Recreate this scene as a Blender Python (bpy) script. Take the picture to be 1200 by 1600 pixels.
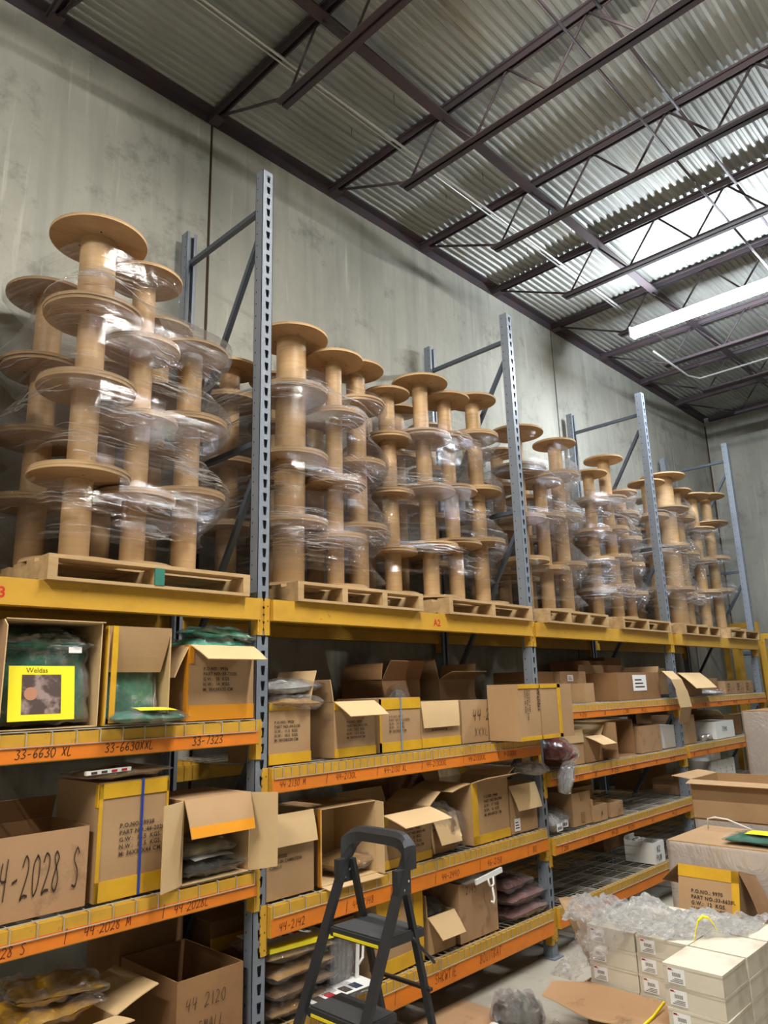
import bpy, math, random
from math import sin, cos, pi, radians, sqrt
from mathutils import Vector, Matrix, noise, Euler

SC = bpy.context.scene
COL = SC.collection
for o in list(bpy.data.objects):
    bpy.data.objects.remove(o)

# ---------------------------------------------------------------- camera
cam_d = bpy.data.cameras.new('camera')
cam = bpy.data.objects.new('camera', cam_d)
COL.objects.link(cam)
SC.camera = cam
YAW, PITCH, ROLL, FPX = -0.8078, 0.2388, 0.0275, 1148.56
cam_d.sensor_fit = 'VERTICAL'
cam_d.sensor_height = 36.0
cam_d.lens = FPX / 1600.0 * 36.0
cam_d.clip_start = 0.05
_R = (Matrix.Rotation(YAW, 3, 'Z') @ Matrix.Rotation(PITCH, 3, 'X') @ Matrix.Rotation(ROLL, 3, 'Y'))
_M = (_R @ Matrix.Rotation(pi / 2, 3, 'X')).to_4x4()
_M.translation = Vector((-2.3211, -3.1076, 1.814))
cam.matrix_world = _M

# ---------------------------------------------------------------- world, exposure
w = bpy.data.worlds.new('world')
SC.world = w
w.use_nodes = True
w.node_tree.nodes['Background'].inputs[0].default_value = (0.5, 0.55, 0.6, 1)
w.node_tree.nodes['Background'].inputs[1].default_value = 0.05
SC.view_settings.view_transform = 'Standard'
SC.view_settings.look = 'None'
SC.view_settings.gamma = 1
SC.view_settings.use_curve_mapping = False
SC.view_settings.exposure = 1.15
SC.cycles.transparent_max_bounces = 40
SC.cycles.max_bounces = 8
TUBE = 138.0          # how bright the strip lights glow
TUBE_NEAR = 128.0

# ---------------------------------------------------------------- materials
def new_mat(name):
    m = bpy.data.materials.new(name)
    m.use_nodes = True
    nt = m.node_tree
    nt.nodes.clear()
    out = nt.nodes.new('ShaderNodeOutputMaterial')
    return m, nt, out

def nd(nt, t, **kw):
    n = nt.nodes.new(t)
    for k, v in kw.items():
        if k in n.inputs.keys():
            n.inputs[k].default_value = v
        else:
            setattr(n, k, v)
    return n

def coords(nt, scale=(1, 1, 1), kind='Object', rot=(0, 0, 0)):
    tc = nt.nodes.new('ShaderNodeTexCoord')
    mp = nt.nodes.new('ShaderNodeMapping')
    mp.inputs['Scale'].default_value = scale
    mp.inputs['Rotation'].default_value = rot
    nt.links.new(tc.outputs[kind], mp.inputs[0])
    return mp.outputs[0]

def noise_fac(nt, scale=(1, 1, 1), s=5, detail=4, rough=.6, lo=.35, hi=.65, dist=0, rot=(0, 0, 0)):
    v = coords(nt, scale, rot=rot)
    n = nd(nt, 'ShaderNodeTexNoise', Scale=s, Detail=detail, Roughness=rough, Distortion=dist)
    nt.links.new(v, n.inputs['Vector'])
    r = nt.nodes.new('ShaderNodeMapRange')
    r.inputs[1].default_value = lo
    r.inputs[2].default_value = hi
    nt.links.new(n.outputs['Fac'], r.inputs[0])
    return r.outputs[0]

def mixc(nt, fac, a, b, blend='MIX'):
    m = nt.nodes.new('ShaderNodeMix')
    m.data_type = 'RGBA'
    m.blend_type = blend
    for sock, v in ((m.inputs[0], fac), (m.inputs[6], a), (m.inputs[7], b)):
        if hasattr(v, 'links'):
            nt.links.new(v, sock)
        elif isinstance(v, (int, float)):
            sock.default_value = v
        else:
            sock.default_value = (*v, 1)
    return m.outputs[2]

def pbr(name, col, rough=.7, metal=0, spec=.3, var=None, bump=None, rvar=None, coat=0):
    """var: list of (noise kwargs, colour, strength)  bump: (noise kwargs, strength, distance)"""
    m, nt, out = new_mat(name)
    p = nd(nt, 'ShaderNodeBsdfPrincipled', Roughness=rough, Metallic=metal)
    p.inputs['Specular IOR Level'].default_value = spec
    p.inputs['Coat Weight'].default_value = coat
    c = col
    for kw, c2, st in (var or []):
        f = noise_fac(nt, **kw)
        mu = nd(nt, 'ShaderNodeMath', operation='MULTIPLY')
        mu.use_clamp = True
        nt.links.new(f, mu.inputs[0])
        mu.inputs[1].default_value = st
        c = mixc(nt, mu.outputs[0], c, c2)
    if hasattr(c, 'links'):
        nt.links.new(c, p.inputs['Base Color'])
    else:
        p.inputs['Base Color'].default_value = (*c, 1)
    if bump:
        f = noise_fac(nt, **bump[0])
        b = nd(nt, 'ShaderNodeBump', Strength=bump[1], Distance=bump[2])
        nt.links.new(f, b.inputs['Height'])
        nt.links.new(b.outputs[0], p.inputs['Normal'])
    nt.links.new(p.outputs[0], out.inputs[0])
    return m

def film(name, streak=(3, 3, 60), s=1.0, lo=.45, hi=.75, base=.06, top=.5, tint=(.97, .97, .98), white=.6, milk=.25, bstr=1.0, bs=3.0, rough=.1, bd=.02):
    """clear plastic: see-through, with sharp glints on its creases, a little milkiness, and streaks of shine painted in by noise"""
    m, nt, out = new_mat(name)
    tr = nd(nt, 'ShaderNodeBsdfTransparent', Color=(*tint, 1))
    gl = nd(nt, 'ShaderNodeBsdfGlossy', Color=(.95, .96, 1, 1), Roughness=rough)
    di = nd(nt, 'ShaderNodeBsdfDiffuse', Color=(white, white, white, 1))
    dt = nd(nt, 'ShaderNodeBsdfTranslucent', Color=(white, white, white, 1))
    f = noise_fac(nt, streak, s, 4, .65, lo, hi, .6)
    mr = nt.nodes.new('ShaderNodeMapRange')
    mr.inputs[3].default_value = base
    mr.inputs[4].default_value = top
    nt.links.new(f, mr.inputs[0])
    lw = nd(nt, 'ShaderNodeLayerWeight', Blend=.3)
    mx = nd(nt, 'ShaderNodeMath', operation='MAXIMUM')
    fs = nd(nt, 'ShaderNodeMath', operation='MULTIPLY')
    fs.inputs[1].default_value = .45
    f2 = noise_fac(nt, streak, bs, 5, .7, .3, .7, 1.2)
    b = nd(nt, 'ShaderNodeBump', Strength=bstr, Distance=bd)
    nt.links.new(f2, b.inputs['Height'])
    nt.links.new(b.outputs[0], gl.inputs['Normal'])
    nt.links.new(b.outputs[0], di.inputs['Normal'])
    nt.links.new(b.outputs[0], lw.inputs['Normal'])
    nt.links.new(lw.outputs['Fresnel'], fs.inputs[0])
    nt.links.new(mr.outputs[0], mx.inputs[0])
    nt.links.new(fs.outputs[0], mx.inputs[1])
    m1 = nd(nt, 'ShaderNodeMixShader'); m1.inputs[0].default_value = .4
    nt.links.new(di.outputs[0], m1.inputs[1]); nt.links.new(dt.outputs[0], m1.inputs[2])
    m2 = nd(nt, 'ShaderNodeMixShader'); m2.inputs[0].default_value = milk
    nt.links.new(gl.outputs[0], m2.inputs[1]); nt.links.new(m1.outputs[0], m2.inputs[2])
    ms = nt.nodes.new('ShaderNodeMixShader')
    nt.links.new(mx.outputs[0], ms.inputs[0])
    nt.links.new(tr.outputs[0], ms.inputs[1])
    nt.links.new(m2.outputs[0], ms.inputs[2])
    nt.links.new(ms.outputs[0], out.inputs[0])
    return m

def glow(name, col, strength):
    m, nt, out = new_mat(name)
    e = nd(nt, 'ShaderNodeEmission', Color=(*col, 1), Strength=strength)
    nt.links.new(e.outputs[0], out.inputs[0])
    return m

M = {}
M['concrete'] = pbr('concrete', (.27, .27, .235), .85, var=[
    (dict(scale=(1, 1, .8), s=.35, detail=3, rough=.5, lo=.45, hi=.62), (.19, .19, .175), .55),
    (dict(scale=(1, 1, .6), s=.9, detail=6, rough=.65, lo=.35, hi=.7), (.40, .395, .345), .9),
    (dict(scale=(6, 6, .35), s=1.3, detail=4, lo=.5, hi=.75), (.16, .17, .155), .45),
    (dict(scale=(1, 1, 1), s=2.6, detail=8, rough=.75, lo=.54, hi=.68), (.11, .115, .105), .6),
    (dict(scale=(9, 9, .5), s=2, detail=5, lo=.62, hi=.8), (.58, .57, .5), .5)],
    bump=(dict(s=14, detail=6, lo=.2, hi=.8), .25, .01))
M['joint'] = pbr('sealant', (.05, .03, .02), .9)
M['floor'] = pbr('floor_concrete', (.30, .275, .23), .6, var=[
    (dict(s=1.4, detail=6, lo=.4, hi=.7), (.42, .39, .32), .9),
    (dict(s=4, detail=8, rough=.7, lo=.55, hi=.75), (.14, .13, .12), .7)],
    bump=(dict(s=30, detail=4, lo=.2, hi=.8), .1, .005))
M['roofdeck'] = pbr('galvanised_deck', (.33, .34, .32), .5, metal=.3, var=[
    (dict(scale=(.25, 3, 1), s=1.5, detail=4, lo=.4, hi=.7), (.2, .21, .2), .8),
    (dict(scale=(.6, 2, 1), s=1.1, detail=5, lo=.62, hi=.75), (.2, .16, .08), .6)])
M['joist'] = pbr('red_oxide_steel', (.05, .042, .05), .6, spec=.3, var=[
    (dict(scale=(2, .4, 2), s=2, detail=4, lo=.4, hi=.7), (.075, .045, .045), .7)])
M['pipe'] = pbr('galvanised_pipe', (.5, .5, .48), .35, metal=.6)
M['post'] = pbr('grey_painted_steel', (.17, .195, .235), .42, spec=.5, var=[
    (dict(s=6, detail=6, lo=.5, hi=.75), (.17, .19, .22), .7),
    (dict(s=25, detail=3, lo=.68, hi=.75), (.36, .36, .36), .5)])
M['brace'] = pbr('dark_steel', (.06, .075, .1), .45, spec=.5)
M['hole'] = pbr('hole_shade', (.01, .01, .01), .9)  # near-black colour standing in for the shade inside small bolt holes
M['yellow'] = pbr('yellow_paint', (.55, .31, .035), .45, spec=.4, var=[
    (dict(scale=(1, 1, 2), s=4, detail=5, lo=.5, hi=.75), (.4, .22, .035), .7),
    (dict(s=22, detail=5, rough=.7, lo=.64, hi=.72), (.2, .12, .05), .8)])
M['orange'] = pbr('orange_label_tape', (.72, .20, .018), .5, spec=.35, var=[
    (dict(scale=(1, 1, 2), s=5, detail=5, lo=.45, hi=.75), (.5, .16, .025), .8)])
M['wire'] = pbr('zinc_wire', (.5, .48, .43), .45, metal=.5)
M['pallet'] = pbr('pallet_wood', (.46, .31, .155), .8, var=[
    (dict(scale=(1.2, 9, 9), s=2, detail=5, lo=.4, hi=.7), (.3, .19, .09), .8),
    (dict(scale=(1, 1, 1), s=3, detail=3, lo=.55, hi=.7), (.52, .38, .22), .6)])
M['green_paint'] = pbr('green_paint', (.03, .16, .12), .6)
M['plywood'] = pbr('plywood', (.40, .265, .145), .62, spec=.3, var=[
    (dict(scale=(1.2, 7, 7), s=2.2, detail=6, lo=.4, hi=.65, dist=1.2), (.33, .19, .085), .8),
    (dict(s=3, detail=4, lo=.5, hi=.7), (.5, .34, .19), .6)],
    bump=(dict(scale=(1, 8, 8), s=6, detail=4, lo=.2, hi=.8), .15, .004))
M['plyedge'] = pbr('plywood_edge', (.5, .35, .19), .75, var=[
    (dict(scale=(.5, .5, 260), s=1, detail=1, lo=.35, hi=.65), (.2, .11, .05), .85)])
M['kraft'] = pbr('kraft_drum', (.44, .285, .14), .5, spec=.4, var=[
    (dict(scale=(.8, .8, 22), s=2.2, detail=3, lo=.4, hi=.65), (.36, .22, .1), .7)])
M['core'] = pbr('dark_core', (.03, .02, .012), .9)
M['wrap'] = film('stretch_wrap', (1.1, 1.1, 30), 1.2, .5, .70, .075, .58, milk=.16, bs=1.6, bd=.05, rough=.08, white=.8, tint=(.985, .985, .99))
M['wrapdense'] = film('stretch_wrap_dense', (2, 2, 2), 1.2, .3, .8, .66, .8, white=.85, milk=.8, bs=1.0, rough=.12, bd=.03, bstr=.5)
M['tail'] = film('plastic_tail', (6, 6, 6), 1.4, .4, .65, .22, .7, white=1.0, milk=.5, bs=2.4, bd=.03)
M['crease_shine'] = film('wrap_crease_shine', (6, 6, 40), 1.2, .35, .6, .25, .8, milk=.45, white=.95, bs=1.6, bd=.03, rough=.12)  # film folds, whitened so they stand in for streaks of shine
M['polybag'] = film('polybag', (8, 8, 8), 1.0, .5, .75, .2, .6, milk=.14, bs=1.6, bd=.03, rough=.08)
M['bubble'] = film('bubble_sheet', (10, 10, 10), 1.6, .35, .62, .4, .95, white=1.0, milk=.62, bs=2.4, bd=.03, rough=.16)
M['carton'] = pbr('cardboard', (.40, .255, .135), .75, spec=.25, var=[
    (dict(s=3, detail=5, lo=.4, hi=.7), (.34, .205, .1), .7)])
M['carton_in'] = pbr('cardboard_inside', (.58, .41, .22), .8, var=[
    (dict(scale=(1, 1, 1), s=2.5, detail=3, lo=.4, hi=.7), (.5, .34, .17), .6)])
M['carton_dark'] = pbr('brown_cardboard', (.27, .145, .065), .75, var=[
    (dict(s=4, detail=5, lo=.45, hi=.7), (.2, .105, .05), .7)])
M['carton_old'] = pbr('scuffed_cardboard', (.38, .23, .125), .75, var=[
    (dict(s=5, detail=6, rough=.7, lo=.55, hi=.7), (.14, .075, .04), .8)])
M['tape_y'] = pbr('yellow_tape', (.62, .36, .02), .3, spec=.5, var=[
    (dict(s=8, detail=3, lo=.4, hi=.7), (.5, .27, .02), .7)])
M['tape_o'] = pbr('orange_tape', (.66, .27, .02), .3, spec=.5)
M['tape_b'] = pbr('brown_tape', (.3, .18, .08), .3, spec=.5)
M['ink'] = pbr('print_ink', (.06, .04, .03), .8)
M['marker'] = pbr('black_marker', (.035, .02, .015), .7)
M['marker_r'] = pbr('dark_red_marker', (.16, .03, .012), .7)
M['stencil'] = pbr('red_stencil', (.5, .03, .01), .7)
M['blue_strap'] = pbr('blue_strap', (.02, .05, .28), .35, spec=.5)
M['paleblue_strap'] = pbr('pale_blue_strap', (.16, .25, .36), .35, spec=.5)
M['yellow_strap'] = pbr('bright_yellow', (.85, .72, .03), .4)
M['white'] = pbr('white_paper', (.72, .72, .7), .7)
M['label'] = pbr('white_label', (.8, .8, .8), .6)
M['cream'] = pbr('cream_box', (.62, .57, .47), .75, var=[
    (dict(s=5, detail=5, lo=.5, hi=.68), (.42, .36, .27), .7)])
M['red'] = pbr('red_print', (.4, .02, .03), .6)
M['navy'] = pbr('navy_cloth', (.02, .03, .07), .8)
M['black'] = pbr('black_steel', (.018, .02, .024), .4, spec=.5)
M['blackplastic'] = pbr('black_plastic', (.028, .03, .034), .55, spec=.4)
M['tread'] = pbr('black_tread', (.045, .047, .05), .8, bump=(dict(scale=(1, 1, 1), s=300, detail=1, lo=.3, hi=.7), .4, .002))
M['screw'] = pbr('zinc_screw', (.6, .6, .6), .3, metal=.8)
for nm, c in dict(green=(.012, .17, .1), teal=(.14, .7, .55), tan=(.42, .24, .07), yellowcloth=(.55, .3, .02), grey=(.2, .19, .17),
                  pink=(.3, .13, .12), maroon=(.13, .035, .03), brown=(.25, .14, .06), red=(.3, .05, .04), silver=(.4, .39, .37), dark=(.03, .03, .035), olive=(.25, .2, .05), whitish=(.55, .53, .5)).items():
    M['c_' + nm] = pbr('cloth_' + nm, c, .85, var=[(dict(s=12, detail=4, lo=.45, hi=.7), tuple(x * .45 for x in c), .7)],
                       bump=(dict(s=18, detail=4, lo=.2, hi=.8), .5, .01))

# ---------------------------------------------------------------- geometry helpers
class MB:
    def __init__(s):
        s.v = []; s.f = []; s.m = []; s.sm = []
    def add(s, vs, fs, mi=0, smooth=False):
        b = len(s.v)
        s.v += [tuple(x) for x in vs]
        for f in fs:
            s.f.append([b + i for i in f]); s.m.append(mi); s.sm.append(smooth)
    def box(s, x0, y0, z0, x1, y1, z1, mi=0, mat=None):
        vs = [Vector(p) for p in ((x0, y0, z0), (x1, y0, z0), (x1, y1, z0), (x0, y1, z0), (x0, y0, z1), (x1, y0, z1), (x1, y1, z1), (x0, y1, z1))]
        if mat: vs = [mat @ p for p in vs]
        s.add(vs, [(0, 3, 2, 1), (4, 5, 6, 7), (0, 1, 5, 4), (1, 2, 6, 5), (2, 3, 7, 6), (3, 0, 4, 7)], mi)
    def bar(s, a, b, wx, wy, mi=0, up=(0, 0, 1)):
        a = Vector(a); b = Vector(b); d = (b - a); L = d.length; z = d.normalized()
        u = Vector(up)
        if abs(z.dot(u)) > .98: u = Vector((1, 0, 0))
        x = u.cross(z).normalized(); y = z.cross(x)
        m = Matrix((x, y, z)).transposed().to_4x4(); m.translation = a
        s.box(-wx / 2, -wy / 2, 0, wx / 2, wy / 2, L, mi, m)
    def tube(s, pts, r, n=8, mi=0, smooth=True, cap=True, flat=1.0):
        pts = [Vector(p) for p in pts]; rings = []
        prev = None
        for i, p in enumerate(pts):
            d = (pts[min(i + 1, len(pts) - 1)] - pts[max(i - 1, 0)]).normalized()
            if prev is None:
                u = Vector((0, 0, 1)) if abs(d.z) < .9 else Vector((1, 0, 0))
                x = u.cross(d).normalized()
            else:
                x = (prev - d * prev.dot(d)).normalized()
            prev = x; y = d.cross(x)
            rr = r[i] if isinstance(r, (list, tuple)) else r
            rings.append([p + x * rr * cos(2 * pi * k / n) + y * rr * flat * sin(2 * pi * k / n) for k in range(n)])
        vs = [q for rg in rings for q in rg]; fs = []
        for i in range(len(pts) - 1):
            for k in range(n):
                fs.append((i * n + k, i * n + (k + 1) % n, (i + 1) * n + (k + 1) % n, (i + 1) * n + k))
        if cap:
            fs.append(tuple(range(n))[::-1]); fs.append(tuple((len(pts) - 1) * n + k for k in range(n)))
        s.add(vs, fs, mi, smooth)
    def lathe(s, prof, n=32, mi=0, c=(0, 0, 0), smooth=True):
        vs = []; fs = []
        for r, z in prof:
            for k in range(n):
                vs.append((c[0] + r * cos(2 * pi * k / n), c[1] + r * sin(2 * pi * k / n), c[2] + z))
        for i in range(len(prof) - 1):
            for k in range(n):
                fs.append((i * n + k, i * n + (k + 1) % n, (i + 1) * n + (k + 1) % n, (i + 1) * n + k))
        s.add(vs, fs, mi, smooth)
    def grid(s, fn, nu, nv, mi=0, smooth=True):
        vs = [fn(i / nu, j / nv) for i in range(nu + 1) for j in range(nv + 1)]
        fs = [(i * (nv + 1) + j, (i + 1) * (nv + 1) + j, (i + 1) * (nv + 1) + j + 1, i * (nv + 1) + j + 1) for i in range(nu) for j in range(nv)]
        s.add(vs, fs, mi, smooth)
    def mesh(s, name, mats):
        me = bpy.data.meshes.new(name)
        me.from_pydata(s.v, [], s.f)
        for m in mats: me.materials.append(m)
        me.polygons.foreach_set('material_index', s.m)
        me.polygons.foreach_set('use_smooth', s.sm)
        me.update()
        return me
    def build(s, name, mats, parent=None, loc=(0, 0, 0), rot=(0, 0, 0)):
        if not isinstance(mats, (list, tuple)): mats = [mats]
        return put(name, s.mesh(name, mats), parent, loc, rot)

def put(name, me, parent=None, loc=(0, 0, 0), rot=(0, 0, 0)):
    o = bpy.data.objects.new(name, me)
    COL.objects.link(o)
    o.parent = parent
    o.location = loc
    o.rotation_euler = rot
    return o

def tag(o, label=None, cat=None, group=None, kind=None):
    if label: o['label'] = label
    if cat: o['category'] = cat
    if group: o['group'] = group
    if kind: o['kind'] = kind
    return o

def thing(name, label, cat, loc=(0, 0, 0), rot=(0, 0, 0), group=None):
    o = bpy.data.objects.new(name, None)
    COL.objects.link(o)
    o.empty_display_size = .1
    o.location = loc
    o.rotation_euler = rot if isinstance(rot, (tuple, list)) else (0, 0, rot)
    return tag(o, label, cat, group)

def copy_tree(o, parent=None):
    c = o.copy(); COL.objects.link(c); c.parent = parent
    for ch in list(o.children): copy_tree(ch, c)
    return c

def structure(o):
    o['kind'] = 'structure'
    return o

# printed text as a mesh lying in local XY (baseline left at origin)
def text_mesh(body, size, name='printed_text', spacing=1.0, bold=.0, align='LEFT', squash=1.0):
    cu = bpy.data.curves.new('t', 'FONT')
    cu.body = body; cu.size = size; cu.space_character = spacing; cu.offset = bold; cu.align_x = align
    cu.resolution_u = 2; cu.space_line = 1.15
    ob = bpy.data.objects.new('t', cu)
    COL.objects.link(ob)
    me = bpy.data.meshes.new_from_object(ob, depsgraph=bpy.context.evaluated_depsgraph_get())
    bpy.data.objects.remove(ob)
    bpy.data.curves.remove(cu)
    if squash != 1.0:
        for v in me.vertices: v.co.x *= squash
    me.name = name
    return me

STROKES = {
 '0': [[(.5, 1), (.15, .8), (.1, .4), (.35, 0), (.7, .1), (.85, .5), (.75, .9), (.45, 1)]],
 '1': [[(.45, 1), (.42, 0)]],
 '2': [[(.1, .8), (.35, 1), (.7, .9), (.7, .6), (.1, .0), (.45, .08), (.9, .02)]],
 '3': [[(.1, .9), (.5, 1), (.75, .8), (.4, .55), (.8, .35), (.6, .02), (.05, .08)]],
 '4': [[(.2, 1), (.1, .5), (.8, .52)], [(.72, 1), (.62, 0)]],
 '5': [[(.8, 1), (.25, .95), (.15, .55), (.6, .6), (.8, .3), (.5, 0), (.1, .06)]],
 '6': [[(.7, 1), (.25, .65), (.12, .25), (.4, 0), (.75, .2), (.6, .48), (.2, .35)]],
 '7': [[(.1, .95), (.8, 1), (.35, 0)]],
 '8': [[(.7, .85), (.4, 1), (.15, .8), (.7, .35), (.5, 0), (.15, .15), (.3, .5), (.75, .85)]],
 '9': [[(.75, .85), (.4, 1), (.15, .7), (.5, .5), (.75, .85), (.6, 0)]],
 '-': [[(.15, .45), (.75, .5)]], '.': [[(.4, .3), (.5, .34)]], '|': [[(.5, 1.35), (.45, -.25)]],
 'X': [[(.1, 1), (.8, 0)], [(.8, 1), (.1, 0)]], 'L': [[(.2, 1), (.15, .02), (.8, .05)]],
 'M': [[(.05, 0), (.2, 1), (.45, .3), (.75, 1), (.9, 0)]], 'S': [[(.8, .9), (.45, 1), (.2, .75), (.7, .35), (.55, 0), (.1, .08)]],
 'A': [[(.05, 0), (.45, 1), (.85, 0)], [(.2, .4), (.7, .4)]], 'K': [[(.15, 1), (.15, 0)], [(.8, 1), (.15, .5), (.8, 0)]],
 'T': [[(.05, 1), (.85, 1)], [(.45, 1), (.42, 0)]], 'I': [[(.45, 1), (.45, 0)]], 'R': [[(.15, 0), (.15, 1), (.7, .9), (.6, .55), (.15, .5), (.8, 0)]],
 'E': [[(.75, 1), (.15, 1), (.15, 0), (.8, 0)], [(.15, .5), (.6, .5)]], 'N': [[(.1, 0), (.15, 1), (.75, 0), (.8, 1)]],
 'B': [[(.15, 0), (.15, 1), (.65, .85), (.15, .52), (.75, .3), (.15, 0)]], 'W': [[(.05, 1), (.25, 0), (.45, .7), (.65, 0), (.9, 1)]],
 'U': [[(.1, 1), (.15, .15), (.5, 0), (.75, .2), (.8, 1)]], 'P': [[(.15, 0), (.15, 1), (.7, .85), (.6, .5), (.15, .48)]], 'H': [[(.1, 1), (.1, 0)], [(.8, 1), (.8, 0)], [(.1, .5), (.8, .5)]],
 'O': [[(.45, 1), (.1, .6), (.3, 0), (.75, .2), (.8, .7), (.45, 1)]], ' ': [],
}
def hand_mesh(body, h, wd, seed=1, name='marker_writing', slant=.12, gap=.85):
    """handwriting as thin flat strokes in local XY"""
    rnd = random.Random(seed); mb = MB(); x = 0
    for ch in body:
        for st in STROKES.get(ch, []):
            pts = []
            for (a, b) in st:
                a += rnd.uniform(-.05, .05); b += rnd.uniform(-.05, .05)
                pts.append(Vector((x + (a * .62 + b * slant) * h, b * h, 0)))
            # smooth with Catmull-Rom
            P = [pts[0]] + pts + [pts[-1]]; q = []
            for i in range(1, len(P) - 2):
                for t in (0, .25, .5, .75):
                    p0, p1, p2, p3 = P[i - 1:i + 3]
                    q.append(.5 * ((2 * p1) + (p2 - p0) * t + (2 * p0 - 5 * p1 + 4 * p2 - p3) * t * t + (3 * p1 - p0 - 3 * p2 + p3) * t ** 3))
            q.append(pts[-1])
            vs = []
            for i, p in enumerate(q):
                d = q[min(i + 1, len(q) - 1)] - q[max(i - 1, 0)]
                if d.length < 1e-9: d = Vector((1, 0, 0))
                n = Vector((-d.y, d.x, 0)).normalized() * wd / 2
                vs += [p + n, p - n]
            mb.add(vs, [(2 * i, 2 * i + 1, 2 * i + 3, 2 * i + 2) for i in range(len(q) - 1)])
        x += h * .62 * (gap if ch not in '1I|.' else gap * .75) * 1.25
    return mb, x

def face_rot(face):
    # rotation turning local XY text so it reads on the given outside face
    return {'front': (pi / 2, 0, 0), 'left': (pi / 2, 0, -pi / 2), 'right': (pi / 2, 0, pi / 2), 'back': (pi / 2, 0, pi), 'top': (0, 0, 0)}[face]
# ---------------------------------------------------------------- the building
X0, X1, Y0, YW, ZT = -6.0, 9.65, -9.0, 0.98, 5.96
b = MB(); b.box(X0, Y0, -.2, X1 + .2, YW + .2, 0); structure(b.build('floor', M['floor']))
JX = [-4.55, .21, 4.93]
b = MB()
edges = [X0 - .2] + JX + [X1]
for i in range(len(edges) - 1):
    a = edges[i] + (.012 if i else 0); c = edges[i + 1] - (.012 if i < len(edges) - 2 else 0)
    b.box(a, YW, 0, c, YW + .2, 6.3)
structure(b.build('wall_back', M['concrete']))
for x in JX:
    b = MB(); b.box(x - .0125, YW + .008, 0, x + .0125, YW + .05, 6.0)
    structure(b.build('trim_%d' % (JX.index(x) + 1), M['joint']))
b = MB()
b.box(X1, Y0, 0, X1 + .2, YW + .2, 6.3)
structure(b.build('wall_right', M['concrete']))
b = MB(); b.box(X1 - .015, YW - .02, 0, X1 - .002, YW - .002, 5.9); structure(b.build('trim_4', M['joint']))
b = MB(); b.box(X0 - .2, Y0, 0, X0, YW, 6.3); structure(b.build('wall_left', M['concrete']))
b = MB(); b.box(X0 - .2, Y0 - .2, 0, X1 + .2, Y0, 6.3); structure(b.build('wall_front', M['concrete']))

# corrugated roof deck, ribs running along the wall
b = MB(); P = .066; D = .017; zc = 6.055
prof = []
y = Y0
while y < YW:
    prof += [(y, zc), (y + P * .30, zc), (y + P * .5, zc + D), (y + P * .8, zc + D)]
    y += P
n = len(prof)
vs = [(X0, a, c) for a, c in prof] + [(X1, a, c) for a, c in prof]
b.add(vs, [(i, i + 1, n + i + 1, n + i) for i in range(n - 1)])
b.box(X0, Y0, zc + D + .03, X1, YW, zc + D + .1)
structure(b.build('ceiling', M['roofdeck']))
# ledger angle along the wall top
b = MB(); b.box(X0, YW - .006, 5.955, X1, YW, 6.05); b.box(X0, YW - .075, 6.04, X1, YW, 6.05)
structure(b.build('trim_5', M['joist']))
b = MB(); b.box(X1 - .075, Y0, 5.96, X1, YW - .1, 6.04)
structure(b.build('trim_6', M['joist']))

# open-web joists, square to the wall
JOIST_X = [.21 + 1.19 * k for k in range(-4, 8)]
def make_joist():
    t = thing('roof_joist', 'x', 'joist', group='open-web steel joists under the roof deck')
    ylen = 9.2
    top = MB()
    for sx in (-.03, .008):
        top.box(sx, -ylen, 5.972, sx + .006 if sx > 0 else sx + .006, -.006, 6.022)
    top.box(-.045, -ylen, 6.016, .045, -.006, 6.034)
    top.box(-.04, -.11, 5.962, .04, -.0, 5.975)
    top.build('top_chord', M['joist'], t)
    bot = MB()
    for sx in (-1, 1):
        bot.box(min(sx * .006, sx * .05), -ylen, 5.588, max(sx * .006, sx * .05), -.83, 5.596)
        bot.box(min(sx * .006, sx * .012), -ylen, 5.588, max(sx * .006, sx * .012), -.83, 5.635)
    bot.build('bottom_chord', M['joist'], t)
    tie = MB(); tie.tube([(0, -.09, 5.985), (0, -.88, 5.62)], .011, 6); tie.build('end_strut', M['joist'], t)
    web = MB(); y = -.9; up = True; k = 0
    pts = [(0, -.9, 5.61)]
    while y > -ylen + .4:
        y -= .31; pts.append((0, y, 6.0 if up else 5.61)); up = not up
    for a, c in zip(pts[:-1], pts[1:]):
        web.tube([a, c], .0095, 6)
    web.build('web_rods', M['joist'], t)
    return t
names = ['seventh', 'sixth', 'fifth', 'first', 'second', 'third', 'fourth', 'fifth', 'sixth', 'seventh', 'eighth', 'ninth']
j0 = make_joist()
ordn = ['at the far left of the roof, outside the frame', 'outside the frame at left', 'beside the top left corner of the photo',
        'crossing the top left corner of the photo', 'meeting the wall at the left panel joint',
        'just right of the one at the left panel joint', 'ending above the second pallet of spools', 'just left of the glowing strip light',
        'carrying the glowing strip light', 'next beyond the strip light', 'second beyond the strip light', 'last before the end wall']
for k, x in enumerate(JOIST_X):
    if k < 1: continue
    j = j0 if k == 1 else copy_tree(j0)
    j.location = (x, YW, 0)
    j['label'] = 'red-brown open-web roof joist ' + ordn[k]

def pipe(name, pts, r, label, cat, mat='pipe', group=None, n=8):
    b = MB(); b.tube(pts, r, n); return tag(b.build(name, M[mat]), label, cat, group)
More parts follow.
